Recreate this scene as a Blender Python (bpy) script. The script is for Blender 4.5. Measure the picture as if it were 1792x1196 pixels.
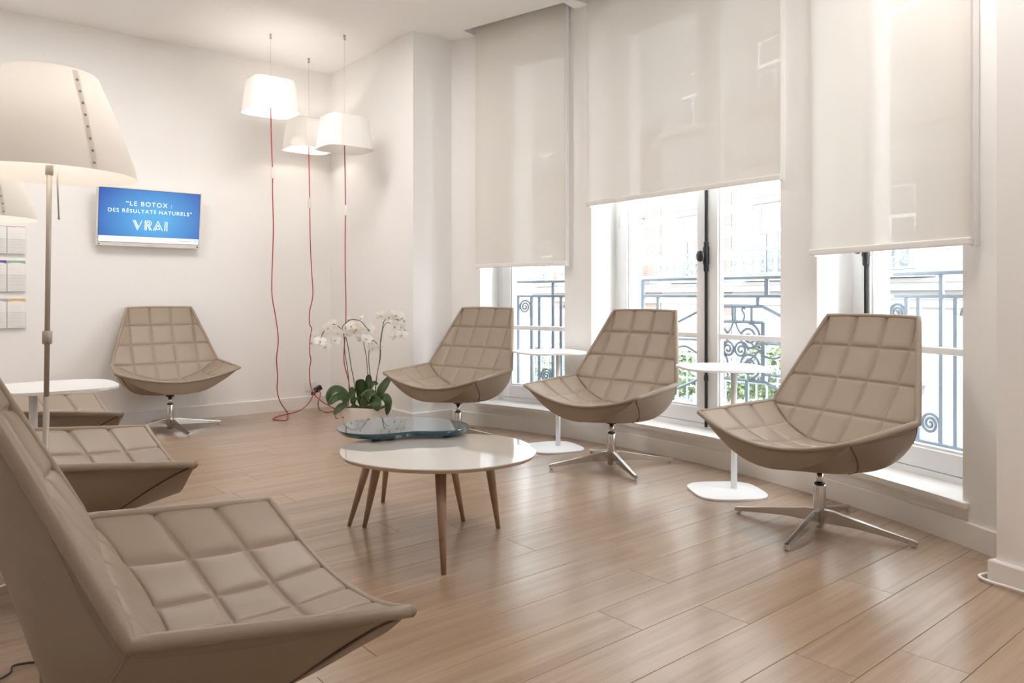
import bpy, bmesh, math, random
from mathutils import Vector, Matrix, noise
random.seed(7)
PI = math.pi
sc = bpy.context.scene
for o in list(bpy.data.objects):
    bpy.data.objects.remove(o)
COL = sc.collection

# ------------------------------------------------------------------ camera
F, CX, HY, H = 1329.0, 896.0, 518.0, 1.05      # focal length in px, principal column, horizon row, eye height
cd = bpy.data.cameras.new('camera')
cam = bpy.data.objects.new('camera', cd); COL.objects.link(cam)
cam.location = (0, 0, H); cam.rotation_euler = (PI/2, 0, 0)
cd.sensor_width = 36.0; cd.lens = F/1792*36.0
cd.shift_y = -(598.0-HY)/1792.0
cd.clip_start = 0.02; cd.clip_end = 200
sc.camera = cam

# ------------------------------------------------------------------ world, sun, exposure
w = bpy.data.worlds.new('world'); sc.world = w; w.use_nodes = True
bg = w.node_tree.nodes['Background']
bg.inputs[0].default_value = (0.93, 0.97, 1.0, 1); bg.inputs[1].default_value = 6.5
sd = bpy.data.lights.new('sun', 'SUN'); sd.energy = 0.9; sd.angle = math.radians(8); sd.color = (1, .96, .9)
sun = bpy.data.objects.new('sun', sd); COL.objects.link(sun)
sun.rotation_euler = Vector((.72, .45, -.85)).to_track_quat('-Z', 'Y').to_euler()
sc.view_settings.view_transform = 'Standard'; sc.view_settings.look = 'None'
sc.view_settings.gamma = 1.0; sc.view_settings.use_curve_mapping = False
sc.view_settings.exposure = 1.08
FILL_W = 9.8      # strength of the added fill light panels out of view
sc.cycles.use_denoising = True
sc.cycles.max_bounces = 10; sc.cycles.diffuse_bounces = 6; sc.cycles.glossy_bounces = 4
sc.cycles.transmission_bounces = 6; sc.cycles.transparent_max_bounces = 12
sc.cycles.sample_clamp_indirect = 6.0
sc.cycles.caustics_reflective = False; sc.cycles.caustics_refractive = False

# ------------------------------------------------------------------ materials
def new_mat(name):
    m = bpy.data.materials.new(name); m.use_nodes = True
    nt = m.node_tree; return m, nt, nt.nodes['Principled BSDF']
def plain(name, col, rough=.5, metal=0.0, spec=.5, bump=0.0, bscale=200., coat=0.0, var=0.0):
    m, nt, b = new_mat(name)
    b.inputs['Base Color'].default_value = (*col, 1); b.inputs['Roughness'].default_value = rough
    b.inputs['Metallic'].default_value = metal; b.inputs['Specular IOR Level'].default_value = spec
    if coat: b.inputs['Coat Weight'].default_value = coat; b.inputs['Coat Roughness'].default_value = .03
    tc = nt.nodes.new('ShaderNodeTexCoord')
    nz = nt.nodes.new('ShaderNodeTexNoise'); nz.inputs['Scale'].default_value = bscale; nz.inputs['Detail'].default_value = 3
    nt.links.new(tc.outputs['Object'], nz.inputs['Vector'])
    if bump:
        bp = nt.nodes.new('ShaderNodeBump'); bp.inputs['Strength'].default_value = bump; bp.inputs['Distance'].default_value = .002
        nt.links.new(nz.outputs['Fac'], bp.inputs['Height']); nt.links.new(bp.outputs['Normal'], b.inputs['Normal'])
    if var:
        mx = nt.nodes.new('ShaderNodeMix'); mx.data_type = 'RGBA'
        mx.inputs['A'].default_value = (*[c*(1-var) for c in col], 1); mx.inputs['B'].default_value = (*[min(1, c*(1+var)) for c in col], 1)
        nt.links.new(nz.outputs['Fac'], mx.inputs['Factor']); nt.links.new(mx.outputs['Result'], b.inputs['Base Color'])
    return m
def translucent(name, col, trans=.5, clear=0.0, weave=0.0):
    m, nt, b = new_mat(name)
    out = nt.nodes['Material Output']
    d = nt.nodes.new('ShaderNodeBsdfDiffuse'); t = nt.nodes.new('ShaderNodeBsdfTranslucent')
    d.inputs[0].default_value = (*col, 1); t.inputs[0].default_value = (*col, 1)
    mx = nt.nodes.new('ShaderNodeMixShader'); mx.inputs[0].default_value = trans
    nt.links.new(d.outputs[0], mx.inputs[1]); nt.links.new(t.outputs[0], mx.inputs[2])
    last = mx
    if clear:
        tr = nt.nodes.new('ShaderNodeBsdfTransparent'); m2 = nt.nodes.new('ShaderNodeMixShader'); m2.inputs[0].default_value = clear
        nt.links.new(mx.outputs[0], m2.inputs[1]); nt.links.new(tr.outputs[0], m2.inputs[2]); last = m2
    if weave:
        tc = nt.nodes.new('ShaderNodeTexCoord'); nz = nt.nodes.new('ShaderNodeTexNoise')
        mp = nt.nodes.new('ShaderNodeMapping'); mp.inputs['Scale'].default_value = (60, 60, 4)
        nz.inputs['Scale'].default_value = weave
        nt.links.new(tc.outputs['Object'], mp.inputs[0]); nt.links.new(mp.outputs[0], nz.inputs['Vector'])
        bp = nt.nodes.new('ShaderNodeBump'); bp.inputs['Strength'].default_value = .15; bp.inputs['Distance'].default_value = .001
        nt.links.new(nz.outputs['Fac'], bp.inputs['Height']); nt.links.new(bp.outputs[0], d.inputs['Normal'])
    nt.links.new(last.outputs[0], out.inputs[0]); nt.nodes.remove(b)
    return m
def emitter(name, col, s):
    m, nt, b = new_mat(name)
    b.inputs['Base Color'].default_value = (*col, 1)
    b.inputs['Emission Color'].default_value = (*col, 1); b.inputs['Emission Strength'].default_value = s
    return m
def glass_mat(name, tint=(.97, .99, 1), refl=.05):
    m, nt, b = new_mat(name); out = nt.nodes['Material Output']
    tr = nt.nodes.new('ShaderNodeBsdfTransparent'); tr.inputs[0].default_value = (*tint, 1)
    gl = nt.nodes.new('ShaderNodeBsdfGlossy'); gl.inputs['Roughness'].default_value = .02
    mx = nt.nodes.new('ShaderNodeMixShader'); mx.inputs[0].default_value = refl
    nt.links.new(tr.outputs[0], mx.inputs[1]); nt.links.new(gl.outputs[0], mx.inputs[2]); nt.links.new(mx.outputs[0], out.inputs[0])
    nt.nodes.remove(b); return m
def wood_mat(name, dark, mid, light, stretch=(.9, 26, 26), rough=.38, rand=True, scale=2.2, bump=.08):
    m, nt, b = new_mat(name); L = nt.links
    tc = nt.nodes.new('ShaderNodeTexCoord'); mp = nt.nodes.new('ShaderNodeMapping'); mp.inputs['Scale'].default_value = stretch
    oi = nt.nodes.new('ShaderNodeObjectInfo')
    vm = nt.nodes.new('ShaderNodeVectorMath'); vm.operation = 'MULTIPLY_ADD'
    vm.inputs[1].default_value = (37, 23, 11); L.new(oi.outputs['Random'], vm.inputs[0]); L.new(tc.outputs['Object'], vm.inputs[2])
    L.new(vm.outputs[0] if rand else tc.outputs['Object'], mp.inputs[0])
    n1 = nt.nodes.new('ShaderNodeTexNoise'); n1.inputs['Scale'].default_value = scale; n1.inputs['Detail'].default_value = 6; n1.inputs['Roughness'].default_value = .62
    n1.inputs['Distortion'].default_value = .6
    L.new(mp.outputs[0], n1.inputs['Vector'])
    n2 = nt.nodes.new('ShaderNodeTexNoise'); n2.inputs['Scale'].default_value = scale*.35; n2.inputs['Detail'].default_value = 2
    L.new(mp.outputs[0], n2.inputs['Vector'])
    ad = nt.nodes.new('ShaderNodeMath'); ad.operation = 'MULTIPLY_ADD'; ad.inputs[1].default_value = .55
    L.new(n2.outputs['Fac'], ad.inputs[0])
    sb = nt.nodes.new('ShaderNodeMath'); sb.operation = 'MULTIPLY'; sb.inputs[1].default_value = .55; L.new(n1.outputs['Fac'], sb.inputs[0])
    L.new(sb.outputs[0], ad.inputs[2])
    r2 = nt.nodes.new('ShaderNodeMath'); r2.operation = 'MULTIPLY_ADD'; r2.inputs[1].default_value = .10 if rand else 0; r2.inputs[2].default_value = -.05 if rand else 0
    L.new(oi.outputs['Random'], r2.inputs[0])
    a3 = nt.nodes.new('ShaderNodeMath'); L.new(ad.outputs[0], a3.inputs[0]); L.new(r2.outputs[0], a3.inputs[1])
    cr = nt.nodes.new('ShaderNodeValToRGB')
    cr.color_ramp.elements[0].position = .36; cr.color_ramp.elements[0].color = (*dark, 1)
    cr.color_ramp.elements[1].position = .72; cr.color_ramp.elements[1].color = (*light, 1)
    e = cr.color_ramp.elements.new(.54); e.color = (*mid, 1)
    L.new(a3.outputs[0], cr.inputs[0]); L.new(cr.outputs[0], b.inputs['Base Color'])
    b.inputs['Roughness'].default_value = rough
    bp = nt.nodes.new('ShaderNodeBump'); bp.inputs['Strength'].default_value = bump; bp.inputs['Distance'].default_value = .001
    L.new(n1.outputs['Fac'], bp.inputs['Height']); L.new(bp.outputs[0], b.inputs['Normal'])
    return m

M = {}
M['wall'] = plain('white_wall_paint', (.90, .89, .88), .65, bump=.03, bscale=120)
M['ceil'] = plain('ceiling_paint', (.94, .93, .915), .7, bump=.02, bscale=120)
M['trim'] = plain('white_trim_gloss', (.86, .84, .82), .35)
M['sash'] = plain('white_window_paint', (.86, .87, .88), .35)
M['plank'] = wood_mat('oak_floor_plank', (.29, .192, .124), (.365, .252, .17), (.43, .308, .215), rough=.33)
_b = M['plank'].node_tree.nodes['Principled BSDF']; _b.inputs['Coat Weight'].default_value = .55; _b.inputs['Coat Roughness'].default_value = .20
M['subfloor'] = plain('subfloor', (.16, .10, .06), .8)
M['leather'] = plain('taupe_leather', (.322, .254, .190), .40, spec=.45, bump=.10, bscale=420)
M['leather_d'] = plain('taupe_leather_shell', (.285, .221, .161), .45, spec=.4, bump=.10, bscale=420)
M['seam'] = plain('dark_seam', (.10, .075, .05), .6)
M['chrome'] = plain('brushed_steel', (.62, .59, .55), .22, metal=1.0)
M['plastic_b'] = plain('black_plastic', (.02, .02, .022), .4)
M['glide'] = plain('clear_grey_glide', (.55, .54, .52), .3)
M['fabric'] = translucent('blind_fabric', (.755, .72, .675), .085, clear=.035, weave=1.5)
M['bar'] = plain('blind_bar_white', (.86, .84, .82), .35)
M['white_lac'] = plain('white_lacquer', (.61, .585, .55), .05, coat=.7)
M['blue_lac'] = plain('petrol_blue_lacquer', (.022, .075, .11), .04, coat=.45)
M['rim'] = plain('beige_edge', (.58, .49, .40), .4)
M['leg'] = wood_mat('walnut_leg', (.22, .14, .085), (.33, .215, .135), (.42, .285, .185), stretch=(14, 14, 1.2), rough=.4)
M['table_w'] = plain('white_powdercoat', (.86, .86, .86), .35)
M['shade'] = translucent('cream_shade', (.88, .85, .80), .19)
M['strip'] = translucent('shade_strip', (.86, .83, .78), .5)
M['shade_w'] = translucent('white_shade', (.90, .88, .85), .075)
M['pole'] = plain('satin_alu', (.44, .40, .35), .4, metal=.25)
M['red'] = plain('red_cord', (.42, .03, .035), .55)
M['wire'] = plain('thin_wire', (.6, .58, .55), .4, metal=.6)
M['bulb'] = emitter('lamp_bulb', (1, .94, .87), 22)
M['bulb_p'] = emitter('pendant_bulb', (1, .935, .86), 32)
M['rail'] = plain('grey_iron', (.15, .18, .215), .5, var=.06, bscale=9)
M['glass'] = glass_mat('window_glass')
M['acrylic'] = glass_mat('clear_acrylic', (.99, .99, .99), .04)
M['paper'] = plain('paper', (.92, .915, .91), .6)
M['ink'] = plain('grey_ink', (.55, .55, .56), .6)
M['purple'] = plain('purple_print', (.16, .10, .36), .6)
M['green_p'] = plain('green_print', (.32, .55, .36), .6)
M['amber'] = plain('amber_print', (.72, .48, .18), .6)
M['red_p'] = plain('red_print', (.60, .20, .17), .6)
M['mauve'] = plain('mauve_print', (.50, .48, .60), .6)
M['leaf'] = plain('orchid_leaf', (.11, .17, .07), .33, var=.25, bscale=14)
M['stem'] = plain('orchid_stem', (.07, .085, .04), .5)
M['petal'] = translucent('orchid_petal', (.95, .945, .93), .25)
M['lip'] = plain('orchid_lip', (.52, .50, .20), .5)
M['soil'] = plain('bark_mulch', (.16, .115, .075), .9, var=.4, bscale=60)
M['pot'] = plain('white_ceramic', (.89, .88, .86), .3)
M['socket'] = plain('socket_plastic', (.82, .81, .79), .35)
M['tv'] = plain('white_tv_case', (.80, .77, .73), .4)
M['tv_dark'] = plain('tv_bezel', (.02, .02, .03), .3)
M['stone'] = plain('pale_stone', (.225, .217, .205), .8, var=.04, bscale=3)
M['brick'] = plain('pale_red_brick', (.15, .098, .084), .85, var=.12, bscale=4)
M['mortar'] = plain('mortar', (.72, .66, .60), .9)
M['far_glass'] = plain('far_window_glass', (.07, .085, .097), .15, spec=.8)
M['curtain'] = plain('curtain', (.12, .125, .13), .8)
M['hedge'] = plain('hedge_leaf', (.11, .15, .07), .6, var=.4, bscale=8)
M['street'] = plain('street', (.45, .44, .42), .9, var=.1, bscale=2)
M['panel'] = emitter('fill_glow', (1, .965, .93), FILL_W)  # glow of the invented fill panels on the ceiling
M['text_w'] = emitter('screen_white', (.80, .86, .98), .40)
M['band'] = emitter('screen_band', (.70, .70, .85), .38)
M['logo'] = emitter('screen_teal', (.10, .42, .55), .6)
def screen_mat():
    m, nt, b = new_mat('screen_blue'); L = nt.links
    tc = nt.nodes.new('ShaderNodeTexCoord'); mp = nt.nodes.new('ShaderNodeMapping'); mp.vector_type = 'POINT'
    mp.inputs['Location'].default_value = (-.03, 0, .06); mp.inputs['Scale'].default_value = (2.1, 1, 2.6)
    gr = nt.nodes.new('ShaderNodeTexGradient'); gr.gradient_type = 'SPHERICAL'
    cr = nt.nodes.new('ShaderNodeValToRGB')
    cr.color_ramp.elements[0].position = .0; cr.color_ramp.elements[0].color = (.030, .095, .44, 1)
    cr.color_ramp.elements[1].position = .80; cr.color_ramp.elements[1].color = (.11, .43, .80, 1)
    L.new(tc.outputs['Object'], mp.inputs[0]); L.new(mp.outputs[0], gr.inputs[0]); L.new(gr.outputs['Fac'], cr.inputs[0])
    b.inputs['Base Color'].default_value = (.01, .01, .02, 1); b.inputs['Roughness'].default_value = .3
    L.new(cr.outputs[0], b.inputs['Emission Color']); b.inputs['Emission Strength'].default_value = .50
    return m
M['screen'] = screen_mat()

# ------------------------------------------------------------------ helpers
def link(name, bm, mat, parent=None, smooth=False, recalc=True):
    me = bpy.data.meshes.new(name)
    if recalc: bmesh.ops.recalc_face_normals(bm, faces=bm.faces)
    bm.to_mesh(me); bm.free()
    for m_ in (mat if isinstance(mat, (list, tuple)) else [mat]): me.materials.append(m_)
    if smooth:
        for p in me.polygons: p.use_smooth = True
    o = bpy.data.objects.new(name, me); COL.objects.link(o)
    if parent: o.parent = parent
    return o
def empty(name, loc=(0, 0, 0), rz=0.0):
    o = bpy.data.objects.new(name, None); COL.objects.link(o)
    o.empty_display_size = .1; o.location = loc; o.rotation_euler = (0, 0, rz); return o
def tag(o, label=None, cat=None, group=None, kind=None):
    if label: o['label'] = label
    if cat: o['category'] = cat
    if group: o['group'] = group
    if kind: o['kind'] = kind
    return o
def box(bm, x0, x1, y0, y1, z0, z1, mi=0):
    v = [bm.verts.new(p) for p in ((x0,y0,z0),(x1,y0,z0),(x1,y1,z0),(x0,y1,z0),(x0,y0,z1),(x1,y0,z1),(x1,y1,z1),(x0,y1,z1))]
    for f in ((0,3,2,1),(4,5,6,7),(0,1,5,4),(1,2,6,5),(2,3,7,6),(3,0,4,7)):
        bm.faces.new([v[i] for i in f]).material_index = mi
    return v
def bev(bm, w=.003, seg=2):
    bmesh.ops.bevel(bm, geom=list(bm.edges), offset=w, segments=seg, affect='EDGES', profile=.6, clamp_overlap=True)
def bbox_bm(x0, x1, y0, y1, z0, z1, w=.003, seg=2):
    bm = bmesh.new(); box(bm, x0, x1, y0, y1, z0, z1)
    if w: bev(bm, w, seg)
    return bm
def prism(bm, pts, z0, z1):
    a = [bm.verts.new((p[0], p[1], z0)) for p in pts]; b = [bm.verts.new((p[0], p[1], z1)) for p in pts]
    n = len(pts)
    bm.faces.new(a[::-1]); bm.faces.new(b)
    for i in range(n):
        bm.faces.new((a[i], a[(i+1) % n], b[(i+1) % n], b[i]))
def lathe(bm, prof, seg=24, c=(0, 0, 0), cap=True):
    rings = []
    for r, z in prof:
        rings.append([bm.verts.new((c[0]+r*math.cos(2*PI*k/seg), c[1]+r*math.sin(2*PI*k/seg), c[2]+z)) for k in range(seg)])
    for a, b in zip(rings, rings[1:]):
        for k in range(seg): bm.faces.new((a[k], a[(k+1) % seg], b[(k+1) % seg], b[k]))
    if cap:
        bm.faces.new(rings[0][::-1]); bm.faces.new(rings[-1])
def tube(bm, pts, r, seg=8, cap=True, flat=1.0):
    pts = [Vector(p) for p in pts]; n = len(pts)
    rr = r if isinstance(r, (list, tuple)) else [r]*n
    up = Vector((0, 0, 1)); rings = []; prev = None
    for i, p in enumerate(pts):
        t = (pts[min(i+1, n-1)]-pts[max(i-1, 0)]).normalized()
        if prev is None:
            u = t.cross(up)
            if u.length < .05: u = t.cross(Vector((1, 0, 0)))
        else:
            u = prev-t*prev.dot(t)
        u.normalize(); prev = u; v = t.cross(u)
        rings.append([bm.verts.new(p+(u*math.cos(2*PI*k/seg)+v*math.sin(2*PI*k/seg)*flat)*rr[i]) for k in range(seg)])
    for a, b in zip(rings, rings[1:]):
        for k in range(seg): bm.faces.new((a[k], b[k], b[(k+1) % seg], a[(k+1) % seg]))
    if cap:
        bm.faces.new(rings[0]); bm.faces.new(rings[-1][::-1])
def catmull(P, n=8, closed=False):
    P = [Vector(p) for p in P]; out = []; m = len(P)
    for i in range(m-1 if not closed else m):
        if closed: p0, p1, p2, p3 = P[i-1], P[i], P[(i+1) % m], P[(i+2) % m]
        else: p0, p1, p2, p3 = P[max(i-1, 0)], P[i], P[i+1], P[min(i+2, m-1)]
        for k in range(n):
            t = k/n
            out.append(.5*((2*p1)+(p2-p0)*t+(2*p0-5*p1+4*p2-p3)*t*t+(3*p1-p0-3*p2+p3)*t**3))
    if not closed: out.append(P[-1])
    return out
def grid(bm, G):
    V = [[bm.verts.new(p) for p in row] for row in G]
    for i in range(len(V)-1):
        for j in range(len(V[0])-1):
            bm.faces.new((V[i][j], V[i][j+1], V[i+1][j+1], V[i+1][j]))
    return V
def dup(root, loc, rz=None):
    r = root.copy(); COL.objects.link(r); r.location = loc
    if rz is not None: r.rotation_euler = (0, 0, rz)
    for ch in list(root.children):
        c = ch.copy(); COL.objects.link(c); c.parent = r
        for g in list(ch.children):
            d = g.copy(); COL.objects.link(d); d.parent = c
    return r
def spot(u, v, Y):           # a measured point of the photograph at a known distance
    return Vector(((u-CX)/F*Y, Y, H+(HY-v)/F*Y))
def onfloor(u, v, z=0.0):
    Y = F*(H-z)/(v-HY); return Vector(((u-CX)/F*Y, Y, z))

# ------------------------------------------------------------------ room plan
C0 = Vector((-2.978, 1.869)); R = 5.063            # the rounded window wall
E1 = Vector((.781, .6245)); E2 = Vector((.625, -.781))   # back wall direction; into the room
P0 = Vector((-1.73, 7.23)); P1 = Vector((-.789, 6.052))
CEIL = 3.16
def arc(a, r=R): return Vector((C0.x+r*math.cos(math.radians(a)), C0.y+r*math.sin(math.radians(a))))
def arcs(a, b, r=R, step=1.0):
    n = max(1, int(abs(b-a)/step)); return [arc(a+(b-a)*i/n, r) for i in range(n+1)]
A_START, A_END = 60.7, 10.5
P3 = Vector((1.771, 2.775)); P3B = Vector((2.31, 1.70)); P4 = Vector((2.41, -.75)); P5 = Vector((.56, -1.94)); WL = Vector((-4.81, 4.765))

class Win: pass
WINS = []
for aL, aR, splay in ((57.51, 48.29, 0.0), (45.46, 27.87, .17), (25.0, 15.34, 0.03)):
    q = Win(); q.aL, q.aR, q.splay = aL, aR, splay
    q.PL, q.PR = arc(aL), arc(aR); q.t = (q.PR-q.PL).normalized(); q.n = Vector((-q.t.y, q.t.x))
    q.w = (q.PR-q.PL).length; q.mid = (q.PL+q.PR)/2; q.rz = math.atan2(q.t.y, q.t.x)
    WINS.append(q)
def s_at(q, u, y):           # where the sight line of column u meets the plane y (local) of a window
    tt = (u-CX)/F; o = q.mid+q.n*y
    return (tt*o.y-o.x)/(q.t.x-tt*q.t.y)
WD = .50
def outer(q, side):
    if side < 0: return [q.PL+q.n*WD]
    return [q.PR+q.n*.16, q.PR+q.n*.22+q.t*q.splay, q.PR+q.n*WD+q.t*q.splay] if q.splay > .1 else [q.PR+q.n*WD+q.t*q.splay]

# floor ------------------------------------------------------------
hull = [WL, *arcs(77, 0, R+.45, 3), Vector((2.535, -.80)), P5]
def clip(poly, hull):
    n = len(hull); out = poly
    for i in range(n):
        a, b = hull[i], hull[(i+1) % n]; e = b-a; res = []
        side = lambda p: e.x*(p.y-a.y)-e.y*(p.x-a.x)     # hull runs clockwise: inside is <= 0
        for j in range(len(out)):
            p, q_ = out[j], out[(j+1) % len(out)]; sp, sq = side(p), side(q_)
            if sp <= 0: res.append(p)
            if (sp < 0 < sq) or (sq < 0 < sp): res.append(p+(q_-p)*(sp/(sp-sq)))
        out = res
        if len(out) < 3: return []
    return out
bm = bmesh.new(); prism(bm, hull, -.12, -.012)
floor = tag(link('floor', bm, M['subfloor']), 'oak plank floor running towards the windows', kind='structure')
th = math.radians(40.15); d1 = Vector((math.cos(th), math.sin(th))); d2 = Vector((-d1.y, d1.x))
PWD, PLN, GAP = .192, 1.285, .0007
ends = {3: 2.33, 4: 2.072, 5: 2.752, 5.5: 0, 6: 2.147, 7: 1.85, 8: 2.222, 9: 2.41}
full_mesh = None
def plank_bm(poly):
    bm = bmesh.new(); prism(bm, poly, -.012, 0)
    top = [e for e in bm.edges if all(v.co.z > -.001 for v in e.verts)]
    bmesh.ops.bevel(bm, geom=top, offset=.0009, segments=1, affect='EDGES')
    return bm
E0 = 1.558-6*PWD           # row k spans E0+k*PWD ... E0+(k+1)*PWD ; row 6 starts at 1.558
for k in range(-14, 34):
    y0, y1 = E0+k*PWD, E0+(k+1)*PWD
    off = ends.get({9: 9, 8: 9, 7: 8, 6: 7, 5: 6, 4: 5, 3: 4, 2: 3}.get(k, 99), None)
    if off is None: off = random.uniform(0, PLN)
    i0 = int((-4.5-off)//PLN)
    for i in range(i0, i0+10):
        x0, x1 = off+i*PLN, off+(i+1)*PLN
        rect = [d1*(x0+GAP)+d2*(y0+GAP), d1*(x1-GAP)+d2*(y0+GAP), d1*(x1-GAP)+d2*(y1-GAP), d1*(x0+GAP)+d2*(y1-GAP)]
        pl = clip(rect, hull)
        if len(pl) < 3: continue
        area = abs(sum(pl[j].x*pl[(j+1) % len(pl)].y-pl[(j+1) % len(pl)].x*pl[j].y for j in range(len(pl))))/2
        if area < .004: continue
        c = (rect[0]+rect[2])/2
        if area > PWD*PLN*.985 and len(pl) == 4 and full_mesh:
            o = bpy.data.objects.new('plank', full_mesh); COL.objects.link(o); o.parent = floor
        else:
            loc = [Vector(((p-c).dot(d1), (p-c).dot(d2))) for p in pl]
            o = link('plank', plank_bm(loc), M['plank'], floor)
            if area > PWD*PLN*.985 and len(pl) == 4: full_mesh = o.data
        o.location = (c.x, c.y, 0); o.rotation_euler = (0, 0, th)

# curved window wall ------------------------------------------------
bm = bmesh.new()
Z0, ZT = .0, 3.45
w1, w2, w3 = WINS
def pier(a, b, left_out, right_out): prism(bm, arcs(a, b)+right_out+left_out, Z0, ZT)
pier(A_START, w1.aL, [arc(A_START, R+WD)], outer(w1, -1)[::1])
pier(w1.aR, w2.aL, outer(w1, 1)[::-1], outer(w2, -1))
pier(w2.aR, w3.aL, outer(w2, 1)[::-1], outer(w3, -1))
pier(w3.aR, A_END, outer(w3, 1)[::-1], [arc(A_END, R+WD)])
SILL = .185
for q in WINS:
    pl = arcs(q.aL, q.aR)+[q.PR+q.n*WD, q.PL+q.n*WD]
    prism(bm, pl, Z0, SILL-.028)
    prism(bm, pl, 3.08, ZT)
    if q.splay > .1: prism(bm, [q.PR+q.n*.17, q.PR+q.n*.22+q.t*q.splay, q.PR+q.n*WD+q.t*q.splay, q.PR+q.n*WD], Z0, SILL-.028)
tag(link('wall_right', bm, M['wall']), 'white curved window wall with three tall openings', kind='structure')
# back wall, corner pier, near right wall, hidden walls
def slab(name, a, b, out, label, ext0=.0, ext1=.0):
    d = (b-a).normalized(); a = a-d*ext0; b = b+d*ext1
    bm = bmesh.new(); prism(bm, [a, b, b+out*.2, a+out*.2], Z0, ZT)
    return tag(link(name, bm, M['wall']), label, kind='structure')
slab('wall_back', WL, P0, -E2, 'white back wall carrying the television', .2, .0)
bm = bmesh.new(); Q = arc(A_START)
prism(bm, [P0, P1, Q, arc(A_START, R+WD), Vector((.2, 7.6)), P0-E2*.2], Z0, ZT)
tag(link('wall_corner', bm, M['wall']), 'white corner wall with a projecting pier behind the orchids', kind='structure')
bm = bmesh.new(); d = (P3B-P3).normalized(); nn = Vector((-d.y, d.x))
prism(bm, [P3, P3B, P4, P4+nn*.3, P3B+Vector((.3, .05)), arc(A_END, R+WD), arc(A_END)], Z0, ZT)
tag(link('wall_near', bm, M['wall']), 'white wall end at the right of the windows', kind='structure')
slab('wall_rear', P5, P4, Vector((.49, -.87)), 'white wall behind the viewer', .3, .3)
slab('wall_left', P5, WL, Vector((-.781, -.625)), 'white wall behind the left row of armchairs', .2, .0)

# ceiling with blind pockets
BL = []
FY = -.062                              # blind fabric plane, local
for q, (uL, uR, uE, zb) in zip(WINS, ((832, 990, 996.5, 1.272), (1027, 1365.5, 1378.5, 1.688), (1418, 1699, 1709, 1.259))):
    q.bL, q.bR, q.zb = s_at(q, uL, FY), s_at(q, uR, FY), zb
out = [WL-E1*.2, P0-E2*.1, Q-E2*.1]
for q in WINS:
    l, r = q.mid+q.t*(q.bL-.045), q.mid+q.t*(q.bR+.045)
    out += [l+q.n*.02, l-q.n*.16, r-q.n*.16, r+q.n*.02]
out += [arc(A_END, R+.1), P3B+nn*.2, P4+Vector((.3, -.2)), P5+Vector((0, -.3)), P5+Vector((-.15, -.1))]
bm = bmesh.new(); prism(bm, out, CEIL, 3.40)
big = [WL-E1*.2-E2*.2, P0-E2*.2, Vector((.4, 7.6)), Vector((2.6, 5.6)), Vector((3.0, 3.0)), P4+Vector((.3, -.2)), P5+Vector((0, -.3)), P5+Vector((-.25, -.1))]
prism(bm, big, 3.401, 3.5)
tag(link('ceiling', bm, M['ceil']), 'white ceiling with recessed slots for the blinds', kind='structure')

# baseboards
def strip(name, pts, h, th_, label, inward):
    bm = bmesh.new(); n = len(pts); rows = []
    prof = ((0, 0), (th_, 0), (th_, h-.006), (th_-.004, h), (0, h))
    offs = []
    for i in range(n):
        if i == 0: dd = pts[1]-pts[0]; k = 1
        elif i == n-1: dd = pts[-1]-pts[-2]; k = 1
        else:
            a = (pts[i]-pts[i-1]).normalized(); b = (pts[i+1]-pts[i]).normalized(); dd = a+b
            k = 1/max(.4, math.cos(a.angle(b)/2))
        dd = dd.normalized(); nn_ = Vector((-dd.y, dd.x))*inward*k; offs.append(nn_)
    G = [[(pts[i].x+offs[i].x*a, pts[i].y+offs[i].y*a, z) for a, z in prof] for i in range(n)]
    V = grid(bm, G); bm.faces.new(V[0]); bm.faces.new(V[-1][::-1])
    return tag(link(name, bm, M['trim']), label, kind='structure')
strip('baseboard_back', [WL+E2*.001, P0+E2*.001], .115, .015, 'white skirting along the back wall', -1)
strip('baseboard_corner', [P0, P1, Q], .115, .015, 'white skirting round the corner pier', -1)
strip('baseboard_right', arcs(A_START-.2, A_END+1.5, R-.001, 1.0), .105, .014, 'white skirting along the curved window wall', -1)
strip('baseboard_near', [Vector((1.98, 2.832)), P3, P3B, P4], .085, .018, 'white skirting on the wall end', -1)

# sills
for i, q in enumerate(WINS):
    bm = bmesh.new()
    ov = .045
    front = [p-(p-C0).normalized()*.03 for p in arcs(q.aL+.4, q.aR-.4)]
    pl = front+[q.PR+q.n*.0+q.t*.035, q.PR, q.PR+q.n*.30, q.PL+q.n*.30, q.PL, q.PL-q.t*.035]
    prism(bm, pl, SILL-.027, SILL); bev(bm, .004, 2)
    tag(link('trim_%d' % (i+1), bm, M['trim']), 'white window sill board', kind='structure')

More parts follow.
